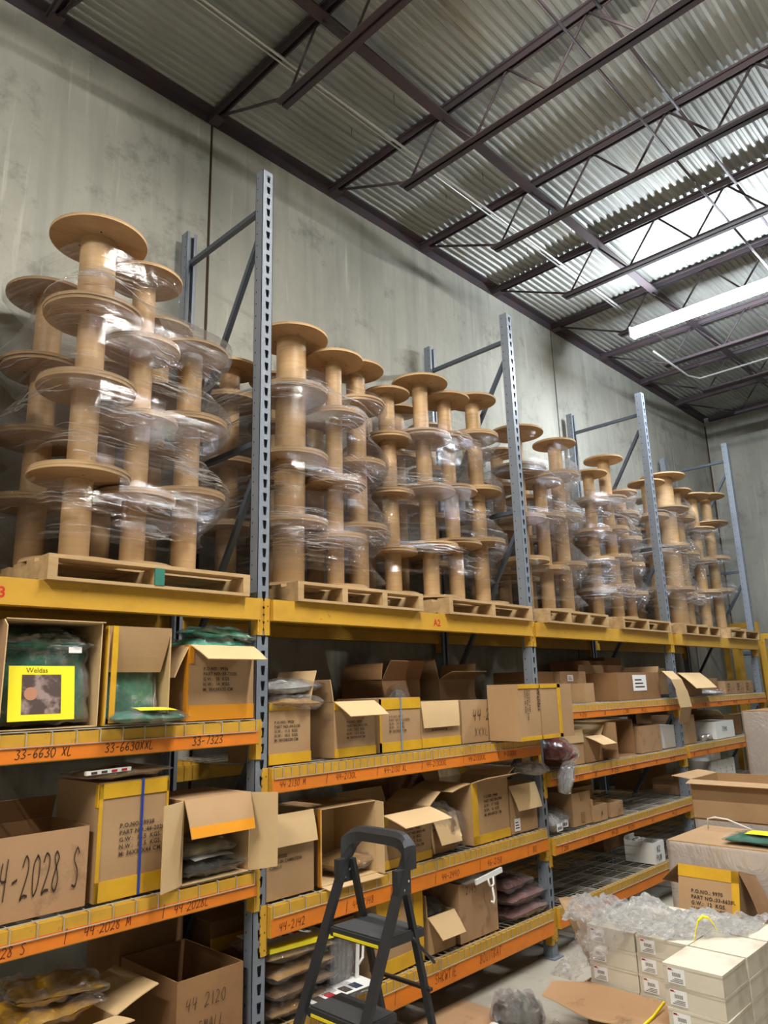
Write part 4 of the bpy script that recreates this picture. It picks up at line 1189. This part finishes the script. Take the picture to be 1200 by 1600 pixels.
carton('open_carton', 'brown carton nearest the second upright, its side flap folded down', (3.0, .2, Z), (.34, .36, .26), 0, {'f': (172, .1)}, group=g, seed=46)
carton('open_carton', 'brown carton with a pale flap reaching out to the right', (3.34, .2, Z), (.26, .36, .20), 0, {'f': (112, .15), 'r': (40, .1)}, group=g, seed=47)
carton('open_carton', 'carton on its side with a dark mouth and torn lower edge', (3.80, .38, Z + .15), (.50, .295, .36), 0, {'f': (8, .03), 'l': (14, .12)}, 'front', group=g, seed=48, mat='carton', mat_in='carton_dark')
carton('worn_carton', 'worn tan closed carton right of the dark-mouthed carton', (4.36, .18, Z), (.42, .34, .225), 0, closed=True, group=g, seed=49, mat='carton_old')
carton('white_box', 'white box with a small print behind the third upright', (4.83, .22, Z), (.28, .34, .20), 0, closed=True, group=g, seed=50, mat='white', mat_in='white')
carton('white_box', 'grey-white box standing behind the worn tan carton', (4.62, .58, Z), (.34, .3, .28), 0, closed=True, group=g, seed=51, mat='white', mat_in='white')
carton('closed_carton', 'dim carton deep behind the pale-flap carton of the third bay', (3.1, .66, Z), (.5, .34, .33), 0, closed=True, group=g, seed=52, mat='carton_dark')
Z = .769
g = 'cartons on the third shelf of the third bay'
for i, (x, c, r) in enumerate([(2.68, 'whitish', .1), (2.86, 'silver', -.2), (2.94, 'whitish', .3)]):
    t = bag(['white crumpled bag next to the second upright with a printed label', 'grey crumpled bag between two white bags on the third shelf', 'white bag nearest the brown cartons with a barcode label'][i],
            (x, .10 + .05 * i, Z), (.17, .2, .15), c, (0, 0, r), 55 + i, amp=.025)
    c_ = MB(); c_.box(-.05, -.108, .02, .04, -.105, .07); l_ = c_.build('paper_label', M['label'], t)
    c_ = MB()
    for q in range(4): c_.box(-.04 + q * .018, -.1095, .03, -.03 + q * .018, -.1085, .05)
    c_.build('label_print', M['ink'], l_)
carton('closed_carton', 'long brown carton end-on with two brown tape patches', (3.1, .35, Z), (.28, .62, .235), 0, closed=True, group=g, seed=53, tapes=[('front', .42, .78, .62, 1, 'tape_b'), ('front', .42, .1, .62, .4, 'tape_b')])
carton('open_box', 'small cut-down box with a triangle mark, right of the taped long carton', (3.35, .12, Z), (.22, .2, .12), 0, {'l': (0, .05)}, group=g, seed=54, prints=[('front', .5, .35, .04, 'A')])
carton('open_box', 'small torn box with handle hole, last of the three low cartons', (3.62, .12, Z), (.22, .2, .11), 0, {}, group=g, seed=55, mat='carton_old')
carton('closed_carton', 'brown carton standing behind the two small cut-down boxes', (3.53, .42, Z), (.34, .3, .22), 0, {'r': (25, .1)}, group=g, seed=56)
Z = .315
t = carton('white_box', 'white open box with handwritten N2 Pun on the empty wire shelf', (4.24, .12, Z), (.20, .27, .17), .0, {'b': (-5, .03)}, group=None, seed=57, mat='white', mat_in='white', prints=[('front', .22, .55, .045, 'N2', 'hand', .006), ('front', .12, .15, .045, 'PUN', 'hand', .006)])
bag('crumpled white rag in the white N2 box', (4.23, .14, Z + .11), (.15, .15, .08), 'whitish', (0, 0, .3), 60, film_=False, name='rag', cat='rag', amp=.03)
bag('scrap of white paper lying on the empty wire shelf of the third bay', (3.75, .5, Z - .0), (.16, .12, .012), 'whitish', (0, 0, .3), 61, film_=False, name='paper_scrap', cat='paper')
carton('closed_carton', 'grey storage carton at the back of the empty wire shelf', (4.6, .72, Z), (.5, .3, .28), 0, closed=True, seed=58, mat='carton_dark')
# ---- last bay
Z = 1.678
g = 'cartons on the top shelf of the last bay'
carton('open_carton', 'carton with a pale flap folded to the front, right of the third upright', (5.42, .2, Z), (.56, .36, .235), 0, {'f': (128, .23), 'b': (0, .06)}, group=g, seed=60)
bag('blue-white plastic pack in front of the brown cartons, last bay top shelf', (5.98, .04, Z), (.42, .16, .05), 'whitish', (0, 0, 0), 62)
carton('closed_carton', 'brown carton with dark streaks, right of the pale-flap carton in the last bay', (6.15, .3, Z), (.62, .34, .175), 0, closed=True, group=g, seed=61, mat='carton_old')
for i in range(3):
    carton('printed_carton', ['left', 'middle', 'right'][i] + ' of three small printed boxes at the far end, last bay top shelf', (6.66 + i * .31, .22, Z), (.29, .3, .14), 0, closed=True, group=g, seed=62 + i, mat='carton_old',
           prints=[('front', .15, .7, .028, 'XXIXX\nXXIXX\nXIIIX')])
Z = 1.227
g = 'boxes on the second shelf of the last bay'
carton('closed_carton', 'upright plain brown carton right of the third upright, front one', (5.245, .17, Z), (.33, .3, .27), 0, closed=True, group=g, seed=66)
carton('closed_carton', 'taller brown carton just behind the plain one, last bay second shelf', (5.62, .5, Z), (.34, .34, .38), 0.1, closed=True, group=g, seed=67, mat='carton_old')
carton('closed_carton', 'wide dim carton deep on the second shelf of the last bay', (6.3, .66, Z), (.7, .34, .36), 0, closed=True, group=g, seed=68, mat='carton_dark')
carton('white_box', 'white box with handwriting near the wrapped brown carton', (6.18, .16, Z), (.56, .3, .17), .02, closed=True, group=g, seed=69, mat='white', mat_in='white', prints=[('front', .3, .45, .04, '77242', 'hand', .006)])
carton('open_carton', 'open carton with a pale flap behind the white handwritten box', (6.75, .3, Z), (.5, .36, .22), 0, {'f': (80, .12), 'l': (50, .1)}, group=g, seed=70)
for i, x in enumerate((5.72, 5.86)):
    b = MB(); b.lathe([(0, 0), (.045, 0), (.045, .05), (.03, .06), (0, .06)], 16, 0)
    tag(b.build('tin', M['pipe'], None, (x, .08, Z - .004)), ['left', 'right'][i] + ' of two small metal tins in front of the shelf mesh, last bay', 'tin', 'small metal tins')
Z = .769
g = 'white file boxes on the third shelf of the last bay'
for i in range(4):
    carton('file_box', ['first', 'second', 'third', 'fourth'][i] + ' from left of four upright white file boxes', (5.86 + i * .165, .22, Z), (.155, .34, .235), 0, closed=True, group=g, seed=71 + i, mat='white', mat_in='white', prints=[('front', .3, .6, .03, 'P\nU')])
carton('file_box', 'white box lying on top of the four upright file boxes', (5.98, .24, Z + .242), (.26, .34, .10), 0, closed=True, group=g, seed=76, mat='white', mat_in='white')
carton('open_carton', 'small open brown box in front of the white file boxes', (5.33, .2, Z), (.5, .36, .13), 0, {'r': (10, .05)}, seed=77, mat='carton_old')
carton('closed_carton', 'long grey carton behind, on the third shelf of the last bay', (5.42, .66, Z), (.6, .3, .30), 0, closed=True, seed=78, mat='carton_dark')

# ---------------------------------------------------------------- stepladder
t = thing('stepladder', 'black folding stepladder with yellow-edged treads and a handle hoop', 'ladder', (0, 0, 0))
ya, yb = -.365, -.735
def fx(z): return .1 + .47 * (z - .8)
HP = 1.165
for y, s in ((ya, -1), (yb, 1)):
    b = MB(); b.bar((fx(0.02), y, .02), (fx(HP - .05), y, HP - .05), .022, .045, up=(0, 1, 0)); b.build('front_rail', M['black'], t)
    b = MB(); b.bar((.505, y + s * .03, .02), (.235, y + s * .03, 1.06), .02, .032, up=(0, 1, 0)); b.build('rear_leg', M['black'], t)
    b = MB(); b.box(fx(1.0) - .03, y - .016, .96, fx(1.0) + .055, y + .016, 1.06); o = b.build('hinge_plate', M['blackplastic'], t)
    c = MB()
    for (dx, dz) in ((.0, .98), (.03, 1.01), (.015, 1.045)):
        for q in (-.0165, .0165):
            c.tube([(fx(1.02) + dx, y + q, dz), (fx(1.02) + dx, y + q * 1.15, dz)], .0055, 8)
    c.build('rivet', M['screw'], o)
    for nm, xx, zz in (('foot', fx(.0), 0), ('foot', .51, 0)):
        b = MB(); b.box(xx - .025, y + (s * .03 if xx > .3 else 0) - .02, 0, xx + .025, y + (s * .03 if xx > .3 else 0) + .02, .05); b.build(nm, M['blackplastic'], t)
for i, (z, dep) in enumerate(((.80, .26), (.52, .2), (.24, .2))):
    x0 = fx(z) + .005
    b = MB(); e = .018
    b.box(x0, yb + .02, z - .04, x0 + dep, ya - .02, z - .006); b.box(x0 + .01, yb + .025, z - .006, x0 + dep - .01, ya - .025, z, 1)
    b.box(x0 - .004, yb + .02, z - .034, x0, ya - .02, z - .004)
    tr = b.build('tread', [M['blackplastic'], M['tread']], t)
    b = MB(); b.box(x0 - .0065, yb + .045, z - .034, x0 - .004, ya - .045, z - .022); o = b.build('yellow_edge', M['yellow_strap'], tr); o['label'] = 'bright yellow strip'
    for y in (ya - .02, yb + .02):
        b = MB(); b.tube([(x0 + dep * .7, y, z - .03), (x0 + dep * 1.0 + .06, y, z - .16 if i < 2 else z - .05)], .007, 6); b.build('tread_link', M['black'], t)
b = MB(); b.bar((.375, ya, .55), (.375, yb, .55), .02, .012); b.build('rear_crossbar', M['black'], t)
b = MB(); b.bar((.46, ya, .2), (.46, yb, .2), .02, .012); b.build('rear_crossbar', M['black'], t)
# handle hoop: thick shaped bar with drooping ends
b = MB(); rings = []
ns = 18
for i in range(ns + 1):
    u = i / ns; q = 2 * u - 1
    yy = (ya + yb) / 2 - q * (ya - yb) / 2 * 1.10
    zz = HP - .05 * abs(q) ** 6; hw = .026 + .036 * abs(q) ** 6; dp = .030 + .008 * abs(q) ** 4
    xx = fx(zz)
    rings.append([(xx - dp, yy, zz - hw), (xx - dp, yy, zz + hw * .5), (xx - dp * .5, yy, zz + .035), (xx + dp * .5, yy, zz + .035), (xx + dp, yy, zz + hw * .5), (xx + dp, yy, zz - hw)])
vs = [p for r_ in rings for p in r_]; fs = []
for i in range(ns):
    for k in range(6): fs.append((i * 6 + k, i * 6 + (k + 1) % 6, (i + 1) * 6 + (k + 1) % 6, (i + 1) * 6 + k))
fs += [tuple(range(6))[::-1], tuple(ns * 6 + k for k in range(6))]
b.add(vs, fs, 0, False); hd = b.build('handle', M['blackplastic'], t)
b = MB()
for q in (-.5, .5): b.box(fx(HP) - .0255, (ya + yb) / 2 + q * .0, HP + .0, fx(HP) - .0245, (ya + yb) / 2 + .001, HP + .01)
# ---------------------------------------------------------------- cream boxes and big cartons on the floor
g = 'cream boxes stacked in the foreground at right'
BL_, BD_, BH_ = .272, .283, .0905
cream0 = None
def cream(x, y, z, rot, label):
    """x,y = centre, BL_ along y"""
    global cream0
    if cream0 is None:
        t = thing('cream_box', label, 'box', (x, y, z), rot, g)
        b = MB(); b.box(-BD_ / 2, -BL_ / 2, 0, BD_ / 2, BL_ / 2, BH_ - .004); b.build('tray', M['cream'], t)
        b = MB(); b.box(-BD_ / 2 - .0015, -BL_ / 2 - .0015, BH_ - .012, BD_ / 2 + .0015, BL_ / 2 + .0015, BH_); b.build('lid', M['cream'], t)
        b = MB(); b.box(-BD_ / 2 - .0022, .035, .012, -BD_ / 2 - .0008, .115, .076); l = b.build('shipping_label', M['label'], t)
        b = MB()
        b.box(-BD_ / 2 - .0028, .095, .066, -BD_ / 2 - .0023, .112, .073); b.box(-BD_ / 2 - .0028, .088, .066, -BD_ / 2 - .0023, .112, .068)
        b.build('label_logo', M['red'], l)
        b = MB()
        for i in range(9): b.box(-BD_ / 2 - .0028, .055 + i * .0045, .042, -BD_ / 2 - .0023, .0572 + i * .0045, .058)
        for i in range(3): b.box(-BD_ / 2 - .0028, .045, .018 + i * .007, -BD_ / 2 - .0023, .105 - .01 * i, .0205 + i * .007)
        b.build('label_text', M['ink'], l)
        cream0 = t
        return t
    c = copy_tree(cream0); c.location = (x, y, z); c.rotation_euler = (0, 0, rot); c['label'] = label
    return c
lv = ['bottom', 'fifth from top', 'fourth from top', 'third from top', 'second from top', 'top']
def stack(x, y, n, name, z0=0, j=0):
    for i in range(n):
        k = n - 1 - i
        nm = ['top', 'second from top', 'third from top', 'fourth from top', 'fifth from top', 'sixth from top', 'lowest'][k]
        cream(x + rs.uniform(-.004, .004), y + rs.uniform(-.003, .003), z0 + i * (BH_ + .0012), rs.uniform(-.012, .012), '%s cream box of %s' % (nm, name))
stack(1.462, -1.486, 6, 'the front corner stack nearest the camera')
stack(1.762, -1.488, 6, 'the stack right behind the front corner stack')
stack(2.060, -1.490, 6, 'the third stack along the right edge')
stack(1.760, -1.206, 6, 'the middle front stack left of the corner stack')
stack(2.060, -1.206, 6, 'the stack behind the yellow strap loop')
stack(1.760, -.926, 6, 'the left front stack beside the brown cardboard flap')
stack(2.060, -.926, 6, 'the back left stack beneath the bubble wrap')
# the open pallet carton those boxes stand in
t = thing('pallet_carton', 'low brown pallet carton with flaps spread around the cream boxes', 'box', (1.596, -.772, 0))
def W(x, y, z): return (x - 1.596, y + .772, z)
b = MB(); b.box(-.004, -.565, 0, .004, 0, .27); b.build('front_wall', M['carton_old'], t)
b = MB(); b.box(-.004, 0, 0, .62, .008, .27); b.build('side_wall', M['carton_old'], t)
b = MB()
def fn(o):
    def f(u, v):
        y0 = -1.335 + .70 * u; x0 = 1.592 - .13 * max(0, u - .75) * 4 * .9
        x1 = 1.30 + .07 * u + .012 * sin(u * 9); y1 = -1.30 + .67 * u
        z = .274 - .05 * v + .012 * sin(u * 6 + 1) * v
        return W(x0 + (x1 - x0) * v, y0 + (y1 - y0) * v, z - o)
    return f
b.grid(fn(0), 14, 8, 0, False); b.grid(lambda u, v: fn(.006)(1 - u, v), 14, 8, 0, False)
b.add([fn(0)(k / 14, 1) for k in range(15)] + [fn(.006)(k / 14, 1) for k in range(15)], [(k, k + 1, 16 + k, 15 + k) for k in range(14)], 1)
b.build('flap', [M['carton_old'], M['carton_in']], t)
b = MB()
q = [W(1.70, -.768, .272), W(2.05, -.768, .272), W(1.97, -.52, .575), W(1.655, -.60, .640)]
b.add(q + [(x + .002, y + .004, z - .004) for x, y, z in q], [(0, 1, 2, 3), (7, 6, 5, 4), (3, 2, 6, 7), (0, 3, 7, 4), (1, 5, 6, 2)])
b.build('flap', M['carton'], t)
# yellow straps
def strap(name, pts, label, w=.016):
    b = MB(); P_ = [Vector(p) for p in pts]; vs = []
    for i, p in enumerate(P_):
        d = (P_[min(i + 1, len(P_) - 1)] - P_[max(0, i - 1)]).normalized(); n = d.cross(Vector((.3, -.9, .3))).normalized() * w / 2
        n2 = d.cross(n).normalized() * .0008
        vs += [p + n + n2, p - n + n2, p - n - n2, p + n - n2]
    fs = []
    for i in range(len(P_) - 1):
        for k in range(4): fs.append((i * 4 + k, i * 4 + (k + 1) % 4, i * 4 + 4 + (k + 1) % 4, i * 4 + 4 + k))
    b.add(vs, fs, 0, True)
    return tag(b.build(name, M['yellow_strap']), label, 'strap')
strap('plastic_strap', [(1.66, -1.362, .556), (1.685, -1.365, .60), (1.715, -1.37, .640), (1.75, -1.38, .655), (1.785, -1.395, .645), (1.81, -1.41, .61), (1.82, -1.42, .575)], 'bright yellow plastic strap looping up from the cream boxes')
strap('plastic_strap', [(1.52, -1.24, .30), (1.42, -1.225, .262), (1.30, -1.205, .236), (1.2, -1.19, .20), (1.08, -1.17, .08)], 'bright yellow strap hanging left of the cream boxes at the bottom edge')

# bubble wrap thrown over the stacks
b = MB()
def sheet(u, v):
    y = -.66 - .88 * v; xl = 1.585 + .33 * max(0, -y - 1.22) / .32
    x = xl + (.50 - .1 * v) * u
    def bump(a, c, r): return math.exp(-((x - a) ** 2 + (y - c) ** 2) / r)
    hump = .075 * bump(1.74, -.73, .010) + .10 * bump(1.88, -1.02, .012) + .04 * bump(1.95, -1.3, .02) + .03 * bump(1.65, -.95, .02)
    nz = noise.noise(Vector((x * 5, y * 5, 1))) * .014 + abs(noise.noise(Vector((x * 13, y * 13, 4)))) * .045 + abs(noise.noise(Vector((x * 34, y * 34, 8)))) * .016
    return (x + .4 * nz - .01, y + .5 * nz, .562 + hump + nz - .012 * (u < .02))
b.grid(sheet, 110, 90, 0, True)
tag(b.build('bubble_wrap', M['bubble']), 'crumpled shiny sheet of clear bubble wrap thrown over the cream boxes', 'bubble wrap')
b = MB()
def tail(u, v):
    # u runs down from the bubble wrap to the cardboard flap, v across
    wd = .30 - .14 * min(1, u * 1.3)
    x = 1.592 - .035 * u; y = -.775 + .20 * u ** 1.5 - wd * v
    z = .585 - .315 * u ** .9
    nz = abs(noise.noise(Vector((u * 6, v * 5, 7)))) * .05 + abs(noise.noise(Vector((u * 18, v * 14, 3)))) * .018
    return (x - .9 * nz - .004, y + .5 * nz, z + .3 * nz)
b.grid(tail, 60, 50, 0, True)
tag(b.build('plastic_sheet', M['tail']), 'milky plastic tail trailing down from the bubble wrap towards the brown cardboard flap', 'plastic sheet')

# printed carton on its base behind them, mouth to the right
t = carton('open_carton', 'yellow-taped printed carton with flaps spread left and right, behind the bubble wrap', (2.43, -1.165, .27), (.35, .30, .45), -pi / 2 + .03, {'l': (128, .15), 'r': (150, .33)}, closed=True, mat='carton', mat_in='carton_dark', seed=80, bulge=.003,
       tapes=[('front', 0, .86, 1, 1), ('front', .88, 0, 1, 1)], prints=[('front', .22, .68, .027, PT5 % ('9970', '33-6638L', '12', '11', '38X38X38'))])
t.rotation_euler = (Matrix.Rotation(radians(15), 3, 'Y') @ Matrix.Rotation(-pi / 2 + .03, 3, 'Z')).to_euler()
carton('closed_carton', 'plain brown carton on the floor under the yellow-taped printed carton', (2.52, -1.13, 0), (.5, .42, .21), -pi / 2, closed=True, mat='carton_dark', seed=81)
# wrapped block with bags on it
def wrapped(name, label, loc, size, rot, core, band=None):
    w, d, h = size
    t = thing(name, label, 'wrapped carton', loc, rot)
    b = MB(); b.box(-w / 2, -d / 2, 0, w / 2, d / 2, h); b.build('carton_body', M[core], t)
    b = MB(); n = 120
    def fn(u, v):
        per = 2 * (w + d); s = u * per
        if s < w: p = (-w / 2 + s, -d / 2, 0, -1)
        elif s < w + d: p = (w / 2, -d / 2 + s - w, 1, 0)
        elif s < 2 * w + d: p = (w / 2 - (s - w - d), d / 2, 0, 1)
        else: p = (-w / 2, d / 2 - (s - 2 * w - d), -1, 0)
        o = .008 + .006 * noise.noise(Vector((s * 5, v * 9, 2)))
        return (p[0] + p[2] * o, p[1] + p[3] * o, v * (h - .01) + .005)
    b.grid(fn, n, 14, 0, True); b.build('stretch_film', M['wrapdense'], t)
    return t
wrapped('wrapped_carton', 'big plastic-wrapped brown carton block with a bare brown top, right edge', (3.11, -1.225, 0), (.66, .92, .80), 0, 'carton')
bag('flat green and yellow garment bag on the big plastic-wrapped block', (2.98, -1.32, .812), (.3, .42, .04), 'green', (0, 0, 0), 70, card=(-.06, -.1, .1, .1, 'yellow_strap'))
b = MB(); b.tube([(3.3, -.84, .806), (3.28, -.85, .87), (3.28, -.90, .885), (3.3, -.98, .875), (3.34, -1.08, .83), (3.36, -1.12, .812)], .005, 6)
tag(b.build('cord', M['white']), 'white cord loop lying on the big wrapped block under the open carton', 'cord')
t = thing('sample_board', 'white board with a blue edge and small red logo behind the tilted carton', 'board', (2.79, -1.3, .40), (0, .12, 0))
b = MB(); b.box(-.006, -.16, 0, 0, .22, .33); b.build('board_panel', M['white'], t)
b = MB(); b.box(-.008, -.16, .322, .001, .22, .332); b.build('blue_edge', M['blue_strap'], t)
b = MB(); b.box(-.008, -.14, .26, -.0062, -.10, .30); b.build('logo_print', M['red'], t)
b = MB(); b.box(-.004, -.40, .0, .0, -.17, .25); tag(b.build('green_board', M['green_paint'], None, (2.79, -1.12, .40)), 'dark green board leaning beside the white board', 'board')
# open long carton and tall wrapped carton behind
carton('large_open_carton', 'wide brown open carton with its front flap folded down, at right', (3.98, -1.18, .80), (1.20, .55, .28), -pi / 2 + .0, {'f': (100, .10), 'l': (80, .15), 'r': (60, .15)}, mat='carton', mat_in='carton', seed=82)
wrapped('pallet_box', 'plain brown base carton under the wide open carton', (3.98, -1.18, 0), (.55, 1.2, .795), 0, 'carton_dark')
wrapped('wrapped_carton', 'tall dark brown plastic-wrapped carton at the right edge, behind the wide open carton', (5.06, -1.165, 0), (.7, .95, 1.56), 0, 'carton_dark')
# floor clutter at the bottom of the photo
bag('black plastic bag with glossy creases on the floor at the bottom right', (1.22, -.86, 0), (.38, .32, .14), 'dark', (0, 0, .3), 71, amp=.05, cat='bag', name='plastic_bag')
bag('clear plastic bag beside the brown cardboard flap', (1.44, -.42, 0), (.24, .24, .17), 'grey', (0, 0, .6), 72, amp=.05, cat='bag', name='plastic_bag')
bag('crumpled white paper bag at the bottom edge of the photo', (1.18, -.46, 0), (.2, .18, .11), 'whitish', (0, 0, .2), 73, amp=.04, cat='bag', name='paper_bag', film_=False)
b = MB(); b.box(1.0, -.35, 0.001, 1.55, .06, .005)
tag(b.build('cardboard_sheet', M['carton_old']), 'worn piece of brown cardboard lying flat on the floor under the stepladder side', 'cardboard')
# yellow steel frames beyond the rack
def frame(x, y, w, z1, label, th=.07):
    t = thing('yellow_frame', label, 'steel frame', (x, y, 0), (0, 0, 0), 'yellow steel frames beyond the rack end')
    b = MB(); b.box(-.03, 0, 0, .03, th, z1); b.build('upright_channel', M['yellow'], t)
    b = MB(); b.box(-.03, -w, 0, .03, -w + th, z1); b.build('upright_channel', M['yellow'], t)
    b = MB(); b.box(-.03, -w + th, z1 - th, .03, 0, z1); b.build('top_channel', M['yellow'], t)
    b = MB(); b.box(-.025, -w + th, .3, .025, 0, .36); b.build('lower_channel', M['yellow'], t)
    return t
frame(8.3, .12, 1.1, 2.42, 'yellow steel frame just right of the rack end')
frame(8.55, .56, .3, 2.6, 'narrow yellow steel frame seen through the last bay, near the rack end')
frame(8.9, .80, .17, 2.6, 'narrow yellow steel channel pair further left through the last bay')
